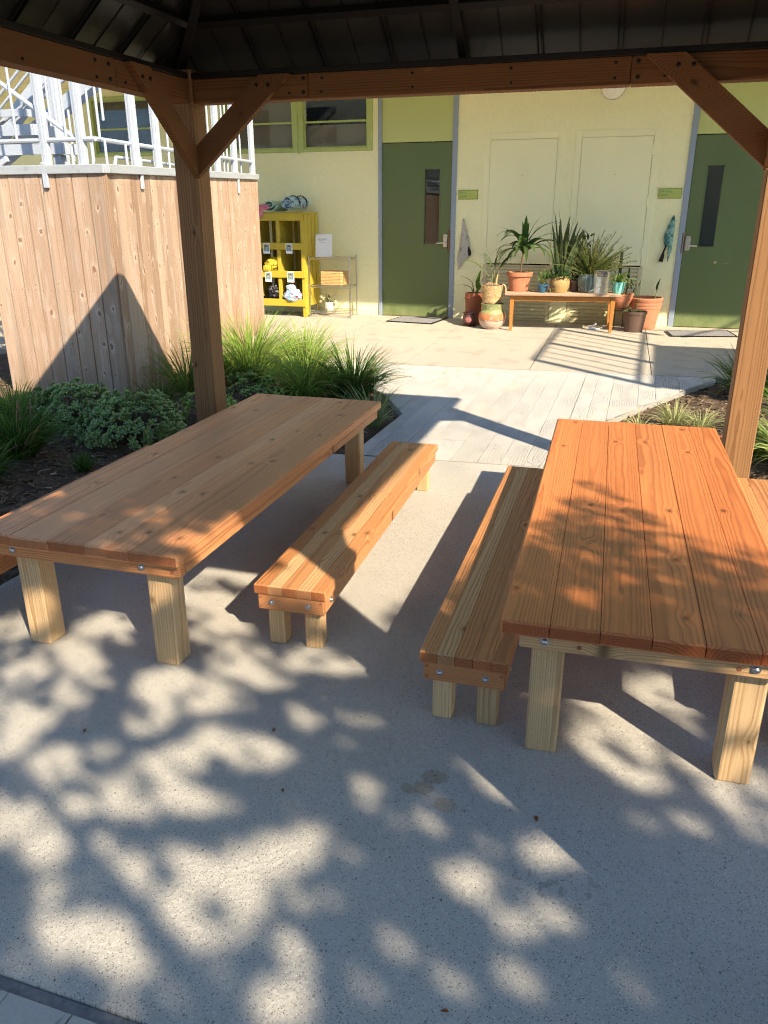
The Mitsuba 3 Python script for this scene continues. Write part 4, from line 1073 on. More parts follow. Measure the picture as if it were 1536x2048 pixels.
def grass_clump(name, x, y, h, rad, n, seed, lab, cols, catg='ornamental grass', group=None, stripe=None, flower=False, wid=.0042, z=None):
    r = rng(seed); F = Foliage()
    z0 = (float(bed_height(np.array([x]), np.array([y]))[0]) if z is None else z) - .005
    for i in range(n):
        a = r.uniform(0, 6.283); q = r.uniform(0, 1) ** .6
        b = (x + math.cos(a) * rad * .28 * q, y + math.sin(a) * rad * .28 * q, z0)
        L = h * r.uniform(.75, 1.45) * (1.0 if r.uniform() > .15 else .6)
        lean = .10 + .62 * q * r.uniform(.4, 1.2); curl = r.uniform(.5, 1.75) * (.4 + q)
        k = r.uniform(0, 1)
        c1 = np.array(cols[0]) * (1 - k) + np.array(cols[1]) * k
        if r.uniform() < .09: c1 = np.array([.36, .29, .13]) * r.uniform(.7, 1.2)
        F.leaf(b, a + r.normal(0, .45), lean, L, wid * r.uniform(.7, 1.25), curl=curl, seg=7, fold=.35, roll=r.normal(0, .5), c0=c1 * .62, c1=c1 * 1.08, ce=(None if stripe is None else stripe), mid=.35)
    t = thing(name, lab, catg, group)
    F.put('blades', t, kind='stuff')
    if flower:
        for k in range(flower):
            a = r.uniform(0, 6.28); p0 = np.array([x + .06 * math.cos(a), y + .06 * math.sin(a), z0]); p1 = p0 + [.07 * math.cos(a), .07 * math.sin(a), h * r.uniform(.9, 1.15)]
            put('flower_spike', cat([tube([p0, (p0 + p1) / 2 + [.01, 0, 0], p1], .002, 4)] + [sphere(p0 + (p1 - p0) * q + r.normal(0, .004, 3), .006, 0) for q in np.linspace(.68, 1, 14)]), 'glaze_pink', t)
    return t
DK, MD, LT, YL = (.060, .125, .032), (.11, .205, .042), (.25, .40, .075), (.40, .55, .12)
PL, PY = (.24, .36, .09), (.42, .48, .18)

def shrub(x, y, rx, ry, h, seed, lab, n=230, tint=(1, 1, 1)):
    r = rng(seed); F = Foliage()
    z0 = float(bed_height(np.array([x]), np.array([y]))[0]) - .02
    t = thing('variegated_shrub', lab, 'shrub', 'mounded variegated shrubs by the cedar fence')
    tw = []
    for i in range(n):
        # rosettes on (and a little inside) a bumpy dome
        a = r.uniform(0, 6.283); u = 1 - r.uniform(0, 1) ** 1.15 * 1.0
        th = math.acos(np.clip(u, 0, 1))
        bump = 1 + .22 * (meshkit.noise(np.array([math.cos(a) * 2.2 + seed, math.sin(a) * 2.2, th * 2.2])) - .5) * 2
        k = bump * (r.uniform(.80, 1.02))
        d = np.array([math.sin(th) * math.cos(a), math.sin(th) * math.sin(a), math.cos(th)])
        c = np.array([x + rx * k * d[0], y + ry * k * d[1], z0 + .05 + (h - .05) * k * d[2]])
        if r.uniform() < .22: tw.append(tube([(x + .1 * rx * d[0], y + .1 * ry * d[1], z0), c * .6 + np.array([x, y, z0]) * .4 + [0, 0, .01], c], [.005, .003, .002], 4, cap=False))
        ax = d * [1, 1, 1.2] + [0, 0, .35]; ax /= np.linalg.norm(ax)
        e1 = np.cross(ax, [.3, .2, .9]); e1 /= np.linalg.norm(e1); e2 = np.cross(ax, e1)
        for j in range(10):
            g = j * 2.4 + r.uniform(0, .5); el = .25 + .85 * (j / 10.) + r.normal(0, .12)
            ld = ax * math.cos(el) + (e1 * math.cos(g) + e2 * math.sin(g)) * math.sin(el)
            L = r.uniform(.026, .042) * (.7 + .4 * j / 10.); w = L * r.uniform(.17, .23)
            sd = np.cross(ld, ax); sd /= np.linalg.norm(sd) + 1e-9; nr = np.cross(sd, ld)
            b = c - ax * .012 * (j / 10.)
            p = [b, b + ld * L * .5 + nr * .002, b + ld * L * .74 + nr * .001, b + ld * L - nr * .003]
            v = np.array([p[0], p[1], p[2], p[3], p[1] + sd * w * .74, p[2] + sd * w * .78, p[1] - sd * w * .74, p[2] - sd * w * .78,
                          p[1] + sd * w, p[2] + sd * w * 1.06, p[3] + sd * w * .3, p[1] - sd * w, p[2] - sd * w * 1.06, p[3] - sd * w * .3])
            f = [[0, 1, 4], [1, 2, 5], [1, 5, 4], [2, 3, 5], [0, 6, 1], [1, 6, 7], [1, 7, 2], [2, 7, 3],
                 [0, 4, 8], [4, 5, 9], [4, 9, 8], [5, 3, 10], [5, 10, 9], [0, 11, 6], [6, 11, 12], [6, 12, 7], [7, 12, 13], [7, 13, 3]]
            kk = r.uniform(.75, 1.2)
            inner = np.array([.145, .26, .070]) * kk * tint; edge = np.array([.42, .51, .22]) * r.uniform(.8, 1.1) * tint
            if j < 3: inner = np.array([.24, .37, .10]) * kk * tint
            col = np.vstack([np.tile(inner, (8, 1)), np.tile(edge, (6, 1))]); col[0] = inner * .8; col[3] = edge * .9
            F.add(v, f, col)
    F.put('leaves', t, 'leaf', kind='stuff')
    put('stems', cat(tw), 'bark', t)
shrub(-3.45, 4.14, .29, .26, .28, 41, 'mounded variegated shrub in front of the fence, left of the larger mound', 330)
shrub(-2.93, 3.98, .36, .31, .29, 42, 'largest mounded variegated shrub, in front of the fence corner beside the left table', 520)
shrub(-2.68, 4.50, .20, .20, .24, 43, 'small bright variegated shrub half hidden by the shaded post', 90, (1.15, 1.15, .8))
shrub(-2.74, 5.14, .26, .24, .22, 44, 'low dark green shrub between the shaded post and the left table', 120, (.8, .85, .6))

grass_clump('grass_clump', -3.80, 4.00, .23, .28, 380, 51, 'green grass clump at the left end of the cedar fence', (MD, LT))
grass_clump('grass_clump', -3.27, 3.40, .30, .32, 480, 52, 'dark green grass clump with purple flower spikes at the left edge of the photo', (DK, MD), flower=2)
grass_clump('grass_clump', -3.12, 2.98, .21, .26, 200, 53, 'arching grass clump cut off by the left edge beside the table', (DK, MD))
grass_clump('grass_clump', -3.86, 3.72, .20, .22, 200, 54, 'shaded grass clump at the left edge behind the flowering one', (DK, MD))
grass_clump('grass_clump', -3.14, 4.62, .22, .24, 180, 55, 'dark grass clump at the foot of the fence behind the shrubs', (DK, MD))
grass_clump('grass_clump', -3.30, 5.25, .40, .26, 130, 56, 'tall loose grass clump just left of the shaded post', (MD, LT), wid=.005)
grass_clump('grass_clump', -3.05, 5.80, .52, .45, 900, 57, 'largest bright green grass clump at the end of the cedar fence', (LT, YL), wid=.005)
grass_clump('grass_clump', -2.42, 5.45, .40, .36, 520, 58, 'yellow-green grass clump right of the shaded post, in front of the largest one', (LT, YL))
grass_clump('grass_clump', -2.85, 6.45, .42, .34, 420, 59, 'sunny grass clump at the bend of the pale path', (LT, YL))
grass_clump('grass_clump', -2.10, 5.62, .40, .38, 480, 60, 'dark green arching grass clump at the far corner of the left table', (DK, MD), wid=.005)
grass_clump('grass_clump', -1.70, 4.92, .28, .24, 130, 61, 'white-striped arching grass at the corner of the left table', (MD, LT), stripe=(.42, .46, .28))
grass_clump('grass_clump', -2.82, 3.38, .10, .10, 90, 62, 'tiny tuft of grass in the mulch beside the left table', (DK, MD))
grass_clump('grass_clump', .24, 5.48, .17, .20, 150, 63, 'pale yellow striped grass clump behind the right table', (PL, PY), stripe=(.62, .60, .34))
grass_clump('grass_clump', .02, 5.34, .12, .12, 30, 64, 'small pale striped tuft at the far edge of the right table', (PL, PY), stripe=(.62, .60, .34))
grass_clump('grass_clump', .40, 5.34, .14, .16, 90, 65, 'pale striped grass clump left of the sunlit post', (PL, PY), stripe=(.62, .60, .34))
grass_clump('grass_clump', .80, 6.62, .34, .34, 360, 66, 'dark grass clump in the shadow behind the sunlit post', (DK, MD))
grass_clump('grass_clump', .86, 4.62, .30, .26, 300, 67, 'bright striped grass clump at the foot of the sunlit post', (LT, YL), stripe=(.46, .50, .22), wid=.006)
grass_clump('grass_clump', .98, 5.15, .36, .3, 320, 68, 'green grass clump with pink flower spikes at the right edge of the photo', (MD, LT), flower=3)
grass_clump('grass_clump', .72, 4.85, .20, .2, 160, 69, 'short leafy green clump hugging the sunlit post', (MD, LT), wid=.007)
put('red_mulch_stick', bar((.30, 5.02, .02), (.52, 5.12, .035), .02, .012, .003), 'red_clay', label='reddish bark stick lying in the bed left of the sunlit post', cat='stick')

# ------------------------------------------------------------------ bench with potted plants
bn = thing('wooden_bench', 'honey coloured wooden bench with tapered legs and a worn top carrying potted plants', 'bench')
BM = place(-1.605, 9.405, .133)
def bpos(x, y, z=.436): return (BM @ np.array([x, y, z, 1.]))[:3]
for k in range(4):
    put('top_board', box6(-.005, 1.305, k * .118, k * .118 + .1165, .410, .434, .003), 'grey_wood', bn, M=BM)
for x0, x1, y0, y1 in ((.10, 1.19, .062, .084), (.10, 1.19, .39, .412), (.075, .095, .10, .38), (1.20, 1.22, .10, .38)):
    put('apron', box6(x0, x1, y0, y1, .345, .4095, .002), 'orange_wood', bn, M=BM)
for x in (.078, 1.218):
    for y in (.078, .40):
        m = cbox(.052, .052, .4095, .003); q = m.vertices
        s = .62 + .38 * (q[:, 2] / .41 + .5)
        m.vertices = np.stack([q[:, 0] * s + x, q[:, 1] * s + y, q[:, 2] + .2048], 1)
        put('leg', m, 'orange_wood', bn, M=BM)

def pot_thing(name, lab, c, prof, m, soil_z, soil_r, catg='plant pot', soil='potting_soil', group=None):
    t = thing(name, lab, catg, group)
    put('pot', lathe(prof, c, 36), m, t, smooth=32)
    pts = [(0, soil_z)] + [(soil_r * q, soil_z + .004 * math.sin(q * 9)) for q in (.5, .99)]
    mm = lathe(pts, c, 20); put('soil', mm, soil, t)
    return t
def std(r0, r1, h, rim=.03, th=.012, lip=.012):
    return [(0, 0), (r0, 0), (r1 - .006, h - rim), (r1 + lip, h - rim), (r1 + lip + .003, h - .004), (r1 + lip - .001, h), (r1 - th + lip * .5, h), (r1 - th - .004, h - .04), (r0 - th + .01, .02), (0, .02)]
def leaves(t, base, spec, seed, name='leaves', mat_='leaf_thin', kind=None):
    """spec rows: (count, lean0, lean1, length0, length1, width, curl0, curl1, c0, c1, rise)"""
    r = rng(seed); F = Foliage()
    for (n, l0, l1, L0, L1, w, k0, k1, c0, c1, rise) in spec:
        for i in range(n):
            a = r.uniform(0, 6.283) if n > 3 else r.uniform(0, 6.283)
            b = np.asarray(base) + [.012 * math.cos(a), .012 * math.sin(a), rise * r.uniform(0, 1)]
            q = r.uniform(.8, 1.2)
            F.leaf(b, a, r.uniform(l0, l1), r.uniform(L0, L1), w * r.uniform(.8, 1.15), curl=r.uniform(k0, k1), seg=8, fold=.18, roll=r.normal(0, .25), c0=np.array(c0) * q, c1=np.array(c1) * q)
    F.put(name, t, mat_, kind=kind)
def one_leaf(t, pts_stem, rs, az, lean, L, w, c0, c1, curl=.6, fold=.15, mid=.42):
    put('stem', tube(pts_stem, rs, 6), 'stem_green', t, smooth=True)
    F = Foliage(); F.leaf(pts_stem[-1], az, lean, L, w, curl=curl, seg=9, fold=fold, mid=mid, c0=c0, c1=c1); F.put('leaf', t)
mat('stem_green', (.16, .19, .06), .6, .3)
mat('cane', (.15, .10, .06), .8, .2)

# tall red clay pot with a broad-leaved plant
c = (-2.08, 9.92, 0)
t = pot_thing('potted_plant', 'tall red clay pot with a broad-leaved green plant beside the left door', c, [(0, 0), (.085, 0), (.098, .06), (.103, .25), (.106, .30), (.112, .31), (.112, .33), (.106, .335), (.112, .378), (.100, .38), (.094, .34), (.09, .05), (0, .05)], 'red_clay', .345, .094, 'potted plant')
for k, (dx, dy, h, az, ln, L, w) in enumerate(((0.02, -.02, .44, 1.2, .10, .23, .030), (-.02, -.01, .50, 3.3, .9, .20, .024), (-.03, 0, .44, 3.0, 1.2, .19, .022), (.03, .01, .47, .2, .45, .16, .026), (.035, -.03, .42, 4.9, .6, .15, .028))):
    b = np.array(c) + [.01, 0, .34]
    one_leaf(t, [b + [dx * .2, dy * .2, 0], b + [dx, dy, (h - .34) * .6], b + [dx * 1.6, dy * 1.6, h - .34]], [.008, .007, .005], az, ln, L, w, (.07, .13, .03), (.11, .20, .04), curl=.7)
# small dark glazed pot on a saucer
c = (-2.085, 9.735, 0)
t = pot_thing('glazed_pot', 'small dark glazed pot with a pink patch on a saucer by the left door', c, [(0, .012), (.055, .012), (.082, .05), (.090, .09), (.078, .128), (.070, .142), (.085, .158), (.088, .166), (.078, .166), (.066, .145), (.06, .05), (0, .03)], 'dark_glaze', .125, .066)
put('saucer', lathe([(0, 0), (.075, 0), (.09, .014), (.086, .014), (.07, .006), (0, .006)], c, 28), 'dark_glaze', t, smooth=30)
m = lump((0, 0, 0), (.040, .0065, .034), 4, 2, .35); m.vertices += np.array(c) + [.004, -.0845, .083]
put('pink_patch', m, 'glaze_pink', t, smooth=True)
# painted belly pot and the basket that stands on it
c = (-1.785, 9.60, 0)
t = pot_thing('belly_pot', 'round belly pot with green, orange and cream bands under the wicker basket', c, [(0, 0), (.088, 0), (.125, .03), (.155, .085), (.162, .135), (.152, .185), (.132, .208), (.122, .225), (.124, .262), (.136, .285), (.138, .296), (.124, .297), (.112, .262), (.11, .22), (.14, .17), (.14, .1), (.08, .02), (0, .02)], 'painted_pot', .268, .111)
bk = thing('wicker_basket', 'tall wicker basket with a loop handle and a small palm, standing on the painted pot', 'basket')
c = np.array([-1.80, 9.605, .299])
for k in range(15):
    z = .008 + k * .0138; rr = .098 + .020 * k / 14
    n = 34; a = np.arange(n + 1) * 2 * np.pi / n
    o = np.where((np.arange(n + 1) + k) % 2 == 0, .0035, -.002); o[-1] = o[0]
    put('woven_ring', tube(c + np.stack([(rr + o) * np.cos(a), (rr + o) * np.sin(a), z + 0 * a], 1), .0078, 5, cap=False), 'wicker', bk, smooth=60)
put('lining', lathe([(0, 0), (.094, 0), (.113, .205), (.110, .205), (.09, .01), (0, .01)], c, 24), 'wicker', bk)
put('dark_liner', lathe([(.105, .17), (.116, .209), (.110, .216), (.102, .18)], c, 28), 'bolt_black', bk)
F = Foliage(); r = rng(3); ms = []
for k in range(95):
    a, q = r.uniform(0, 6.28), .098 * math.sqrt(r.uniform(0, 1))
    m = lump((0, 0, 0), (.016, .010, .005), k, 1, .5); R_ = trimesh.transformations.euler_matrix(*r.uniform(0, 6, 3))[:3, :3]
    m.vertices = m.vertices @ R_.T + c + [q * math.cos(a), q * math.sin(a), .195 + .03 * (1 - q / .1) + r.uniform(0, .012)]; ms.append(m)
put('bark_chips', cat(ms), 'bark_mulch', bk, kind='stuff')
a = np.linspace(-.35, 2.9, 16)
put('loop_handle', tube([c + [.108 + .012 + .052 * math.sin(q) * 1.0, -.045, .135 + .085 * -math.cos(q + .25)] for q in a], .0085, 8), 'wicker', bk, smooth=60)
for az, ln, L, nl, ccc in ((3.15, .55, .42, 22, (.20, .27, .07)), (2.4, .18, .40, 20, (.10, .18, .05)), (.4, .25, .40, 22, (.08, .16, .04)), (1.2, .1, .44, 22, (.07, .15, .04))):
    F = Foliage(); s = np.linspace(0, 1, 12); ang = ln + 1.1 * s ** 2.2
    h = np.concatenate([[0], np.cumsum(np.sin(ang[:-1]) * L / 11)]); z = np.concatenate([[0], np.cumsum(np.cos(ang[:-1]) * L / 11)])
    P = c + np.stack([h * math.cos(az) + .01, h * math.sin(az), z + .21], 1)
    put('frond_stem', tube(P, np.linspace(.006, .002, 12), 5), 'stem_green', bk, smooth=True)
    for i in range(nl):
        q = .45 + .55 * i / nl; b = np.array([np.interp(q, s, P[:, k]) for k in range(3)])
        for sg_ in (-1, 1):
            F.leaf(b, az + sg_ * (.9 - .5 * q), .55 + .9 * q, .11 * (1.2 - .6 * abs(q - .7)), .0065, curl=.6, seg=4, fold=.1, c0=np.array(ccc) * .9, c1=np.array(ccc) * 1.15)
    F.put('frond', bk)
put('dry_sheath', tube([c + [.05, -.03, .2], c + [.055, -.035, .27], c + [.075, -.03, .36]], [.014, .011, .003], 7), 'straw', bk, smooth=True)

# on the bench: terracotta pot with the dark strappy plant
c = bpos(.12, .30); c = np.array([-1.505, 9.735, .436])
t = pot_thing('potted_plant', 'terracotta pot with a tall dark strap-leaved plant on the left end of the bench', c, std(.108, .138, .215, .045), 'terracotta', .185, .126, 'potted plant')
P = [c + [.01, 0, .18], c + [.015, 0, .30], c + [.03, -.01, .42], c + [.045, -.01, .52]]
put('cane', tube(P, [.013, .011, .010, .009], 8), 'cane', t, smooth=True)
leaves(t, c + [.04, -.01, .42], [(7, .03, .4, .30, .40, .030, .2, .7, (.045, .10, .03), (.07, .15, .035), .12), (22, .5, 1.1, .34, .52, .027, 1.2, 2.3, (.05, .10, .035), (.075, .14, .04), .12), (12, 1.0, 1.5, .30, .44, .027, 1.4, 2.0, (.05, .085, .03), (.08, .12, .04), .08)], 21)
leaves(t, c + [-.02, 0, .18], [(16, .7, 1.5, .05, .09, .008, .5, 1.4, (.05, .09, .03), (.09, .15, .04), .02)], 22, 'undergrowth')
# small blue pot with a jade-like sprig
c = np.array([-1.212, 9.63, .436])
t = pot_thing('potted_plant', 'small blue bowl pot with a leafy sprig on the bench', c, [(0, 0), (.046, 0), (.066, .085), (.070, .092), (.062, .095), (.045, .02), (0, .02)], 'blue_pot', .078, .058, 'potted plant')
leaves(t, c + [0, 0, .075], [(10, .1, .7, .08, .15, .005, .2, .8, (.22, .26, .08), (.25, .33, .08), .01)], 23, 'stalks')
r = rng(8); F = Foliage()
for k in range(60):
    b = c + [r.normal(.02, .06), r.normal(0, .035), r.uniform(.12, .24)]
    F.leaf(b, r.uniform(0, 6.28), r.uniform(.4, 1.5), r.uniform(.025, .05), .010, curl=.5, seg=3, c0=(.10, .19, .04), c1=(.17, .30, .06))
F.put('leaves', t)
# low leafy and purple trailing plants
c = np.array([-1.085, 9.70, .436])
t = pot_thing('potted_plant', 'ochre glazed pot with tall upright striped sword leaves at the middle of the bench', (c + [.055, .02, 0]), [(0, 0), (.085, 0), (.112, .06), (.116, .12), (.106, .16), (.116, .172), (.112, .18), (.100, .178), (.095, .13), (.09, .02), (0, .02)], 'ochre_pot', .155, .096, 'potted plant')
r = rng(31); F = Foliage()
b0 = c + [.055, .02, .15]
for k, (dx, H, ln, az) in enumerate(((-.06, .74, .06, 3.3), (-.03, .77, .03, 2.5), (-.08, .60, .10, 3.0), (.0, .70, .05, .6), (.04, .66, .08, .2), (-.02, .52, .05, 4.6), (.03, .50, .08, 5.2), (.07, .60, .20, 0.1), (.09, .58, .28, .3), (.08, .50, .16, 5.8), (-.05, .45, .12, 3.9), (.10, .52, .34, .0), (.01, .45, .06, 4.5), (-.09, .40, .22, 3.4), (.05, .42, .1, 4.9), (.02, .62, .12, 1.2), (.06, .64, .14, .4), (.11, .56, .22, .1), (.0, .58, .04, 5.5), (-.05, .66, .05, 1.9), (.08, .45, .3, 5.6))):
    b = b0 + [dx * .6, r.uniform(-.04, .04), 0]
    v, f, tt, e = strap_leaf(b, az, ln, H, 0.031 * r.uniform(.85, 1.2), curl=.14, seg=22, fold=.35, roll=r.normal(0, .8), mid=.5, tipw=.0)
    band = .5 + .5 * np.sin(tt * 60 + r.uniform(0, 6) + 1.2 * np.sin(tt * 23))
    col = np.outer(1 - band, (.050, .095, .045)) + np.outer(band, (.11, .16, .085))
    col = col * (1 - .6 * e[:, None]) + np.array([.22, .24, .09]) * .6 * e[:, None]
    if k in (1, 4, 3): col = col * .6 + np.array([.20, .19, .06]) * .4
    F.add(v, f, col)
F.put('sword_leaves', t)
r = rng(32); F = Foliage()
for k in range(330):
    a = r.uniform(0, 6.28); q = math.sqrt(r.uniform(0, 1))
    b = c + [.02 + .17 * q * math.cos(a), -.02 + .10 * q * math.sin(a), .15 + r.uniform(.0, .13) * (1.2 - q)]
    F.leaf(b, r.uniform(0, 6.28), r.uniform(.4, 1.6), r.uniform(.025, .055), .008, curl=.6, seg=3, c0=np.array((.035, .085, .03)) * r.uniform(.7, 1.5), c1=(.07, .15, .04))
F.put('ground_cover', t, kind='stuff')
F = Foliage()
for k, (az, L) in enumerate(((3.2, .10), (3.8, .09), (2.7, .08), (.3, .12), (5.9, .09), (4.6, .07))):
    F.leaf(c + [-.03, -.10, .05], az, 1.0, L, .014, curl=.7, seg=5, c0=(.13, .055, .14), c1=(.24, .12, .25))
t2 = thing('trailing_plant', 'small purple-leaved trailing plant between the blue bowl and the ochre pot', 'plant')
F.put('leaves', t2); put('stem', tube([c + [-.03, -.10, 0.0], c + [-.03, -.10, .06]], .006, 6), 'stem_green', t2)
put('pale_runner', tube([c + [-.02, -.10, .05], c + [.03, -.13, .045], c + [.06, -.145, .0]], [.005, .004, .003], 5), 'stem_green', t2)
# slate pot with the bristly fern
c = np.array([-.715, 9.79, .436])
t = pot_thing('potted_plant', 'slate green glazed pot with a bristly olive fern on the bench', c, [(0, 0), (.075, 0), (.112, .07), (.118, .15), (.108, .185), (.116, .20), (.110, .205), (.098, .19), (.09, .02), (0, .02)], 'slate_pot', .18, .098, 'potted plant')
r = rng(33); F = Foliage(); st = []
for k in range(140):
    az = r.uniform(0, 6.283); ln = r.uniform(.05, 1.15); L = r.uniform(.30, .60); cu = r.uniform(.1, .7)
    s = np.linspace(0, 1, 9); ang = ln + cu * s ** 1.5
    h = np.concatenate([[0], np.cumsum(np.sin(ang[:-1]) * L / 8)]); z = np.concatenate([[0], np.cumsum(np.cos(ang[:-1]) * L / 8)])
    P = c + np.stack([h * math.cos(az) * 1.0 + .02, h * math.sin(az) * .62 - .01, z * .95 + .17], 1)
    st.append(tube(P, .0025, 4, cap=False))
    col = (np.array((.075, .11, .024)) if r.uniform() > .3 else np.array((.17, .145, .035))) * r.uniform(.8, 1.3)
    for i in range(64):
        q = r.uniform(.12, 1); b = np.array([np.interp(q, s, P[:, j]) for j in range(3)])
        wv = .034 * (1 - .5 * q)
        d = r.normal(0, 1, 3); d /= np.linalg.norm(d); d = d + [math.cos(az) * .5, math.sin(az) * .4, .45]; d *= wv / np.linalg.norm(d)
        sd = np.cross(d, r.normal(0, 1, 3)); sd *= .0040 / (np.linalg.norm(sd) + 1e-9)
        F.add(np.array([b - sd, b + sd, b + d]), [[0, 1, 2]], np.array([col * .8, col * .8, col * 1.25]))
F.put('needles', t, kind='stuff'); put('stems', cat(st), 'stem_green', t)
leaves(t, c + [-.10, -.05, .17], [(9, .5, 1.2, .07, .13, .012, .5, 1.2, (.16, .25, .05), (.30, .36, .07), .03)], 34, 'bright_leaves')
# glass pitcher
c = np.array([-.548, 9.60, .436])
t = thing('glass_pitcher', 'clear glass water pitcher with a handle on the right end of the bench', 'pitcher')
put('jug', lathe([(0, .002), (.072, .002), (.078, .010), (.083, .06), (.092, .215), (.099, .252), (.0965, .254), (.0895, .215), (.0805, .06), (.0755, .012), (.070, .0075), (0, .0075)], c, 40), 'clear_glass', t, smooth=40)
put('handle', tube([c + np.array(q) for q in ((.088, 0, .235), (.118, 0, .245), (.142, 0, .215), (.142, 0, .14), (.122, 0, .08), (.082, 0, .055))], [.008, .010, .010, .010, .009, .008], 10), 'solid_glass', t, smooth=True)
put('water', lathe([(0, .009), (.072, .009), (.0795, .03), (.082, .075), (0, .075)], c, 32), 'clear_glass', t, smooth=40)
put('rim', lathe([(.0975, .250), (.1015, .253), (.1005, .258), (.0965, .257)], c, 40), 'solid_glass', t, smooth=True)
put('filter_lid', lathe([(0, .19), (.055, .19), (.062, .235), (.088, .243), (.088, .249), (0, .249)], c, 28), 'smoke_plastic', t, smooth=35)
mat('smoke_plastic', (.045, .05, .055), .25, .5)
# teal pot with the spider plant, cactus stick behind
c = np.array([-.375, 9.79, .436])
t = pot_thing('potted_plant', 'teal streaked pot with an arching spider plant at the right end of the bench', c, [(0, 0), (.06, 0), (.076, .10), (.082, .125), (.074, .128), (.06, .02), (0, .02)], 'teal_pot', .105, .068, 'potted plant')
leaves(t, c + [.01, -.01, .11], [(34, .5, 1.25, .16, .30, .0085, .9, 2.2, (.17, .28, .06), (.27, .40, .09), .02)], 35)
t3 = thing('potted_plant', 'dark leafy plant in a small brown pot tucked between the ochre and slate pots', 'potted plant')
c3 = np.array([-.875, 9.865, .436])
put('pot', lathe(std(.05, .065, .13, .025), c3, 24), 'brown_plastic', t3, smooth=32)
put('stem', cat([tube([c3 + [dx, 0, .10], c3 + [dx * 2, 0, .3], c3 + [dx * 3, -.02, .6]], [.008, .006, .003], 6) for dx in (-.02, .0, .03)]), 'stem_green', t3)
r = rng(39); F = Foliage()
for k in range(130):
    q = r.uniform(.12, .62)
    F.leaf(c3 + [r.normal(0, .07) + .03, r.normal(0, .05) - .03, q], r.uniform(0, 6.28), r.uniform(.4, 1.6), r.uniform(.07, .13), .016, curl=.8, seg=4, c0=np.array((.035, .06, .025)) * r.uniform(.7, 1.4), c1=(.06, .10, .035))
F.put('leaves', t3)
c2 = np.array([-.30, 10.02, .0])
c2 = np.array([-.345, 10.08, .0])
t = pot_thing('potted_plant', 'terracotta bowl with a dark upright cactus on a wire stand behind the bench end', c2, [(0, .235), (.05, .235), (.10, .27), (.135, .34), (.142, .385), (.150, .39), (.150, .405), (.136, .405), (.125, .34), (.05, .26), (0, .26)], 'terracotta', .372, .128, 'potted plant')
put('wire_stand', cat([tube([c2 + [.085 * math.cos(a), .085 * math.sin(a), .0], c2 + [.075 * math.cos(a), .075 * math.sin(a), .262]], .005, 6) for a in (.6, 2.2, 3.8, 5.4)] + [tube([c2 + [.077 * math.cos(a), .077 * math.sin(a), .22] for a in np.linspace(0, 6.283, 17)], .004, 5)]), 'bolt_black', t)
for dx, h, rr in ((-.03, .88, .018), (.06, .70, .011), (-.08, .66, .014)):
    put('cactus_stem', tube([c2 + [dx, 0, .35], c2 + [dx * 1.1, 0, h * .7], c2 + [dx * 1.15, 0, h - .02], c2 + [dx * 1.15, 0, h]], [rr, rr, rr * .9, rr * .4], 9), 'dark_green', t, smooth=True)
mat('dark_green', (.035, .06, .03), .6, .3)
r = rng(36); F = Foliage()
for k in range(46):
    b = c2 + [r.normal(.04, .07), r.normal(0, .05), r.uniform(.40, .60)]
    F.leaf(b, r.uniform(0, 6.28), r.uniform(.2, 1.4), r.uniform(.04, .07), .012, curl=.5, seg=3, c0=(.03, .055, .025), c1=(.055, .09, .03))
F.put('leaves', t); put('thin_vine', tube([c2 + [.05, 0, .5], c2 + [.12, -.02, .56], c2 + [.17, -.04, .54], c2 + [.18, -.05, .44]], .003, 5), 'stem_green', t)
# floor pots on the right
c = np.array([-.055, 10.19, 0])
t = pot_thing('potted_plant', 'large ribbed terracotta pot with one upright leaf beside the right door', c, [(0, 0), (.14, 0), (.172, .235), (.180, .238), (.182, .262), (.178, .268), (.184, .272), (.187, .30), (.183, .305), (.188, .31), (.197, .335), (.200, .352), (.194, .362), (.176, .36), (.165, .30), (.13, .04), (0, .04)], 'terracotta', .325, .168, 'potted plant')
one_leaf(t, [c + [.10, -.02, .32], c + [.105, -.02, .40], c + [.115, -.02, .45]], [.007, .006, .005], .6, .12, .13, .024, (.05, .09, .03), (.07, .13, .03), curl=.3, fold=.5)
c = np.array([-.155, 9.84, 0])
t = pot_thing('potted_plant', 'dark brown plastic nursery pot with a trailing seedling by the bench leg', c, [(0, 0), (.100, 0), (.103, .01), (.128, .205), (.136, .206), (.139, .235), (.134, .238), (.124, .235), (.115, .2), (.095, .02), (0, .02)], 'brown_plastic', .205, .116, 'potted plant')
r = rng(37); F = Foliage()
for k in range(70):
    a, q = r.uniform(0, 6.28), .11 * math.sqrt(r.uniform(0, 1)); b = c + [q * math.cos(a), q * math.sin(a), .21]
    F.leaf(b, r.uniform(0, 6.28), r.uniform(.6, 1.5), r.uniform(.03, .07), .010, curl=.6, seg=4, c0=(.07, .12, .04), c1=(.12, .2, .06))
F.put('low_leaves', t)
one_leaf(t, [c + [.01, -.03, .2], c + [.02, -.04, .32], c + [.035, -.05, .40]], .004, 3.4, .9, .085, .036, (.12, .24, .04), (.16, .32, .05), curl=.9)
put('seedling_stem', tube([c + [-.02, -.05, .21], c + [-.06, -.07, .29], c + [-.10, -.08, .24]], .004, 5), 'stem_green', t)
put('broken_stake', cat([tube([(-.66, 9.86, .012), (-.585, 9.84, .075)], .012, 6), tube([(-.665, 9.85, .012), (-.54, 9.83, .014)], .010, 6)]), 'paper', label='small broken white stake lying under the bench', cat='stake')
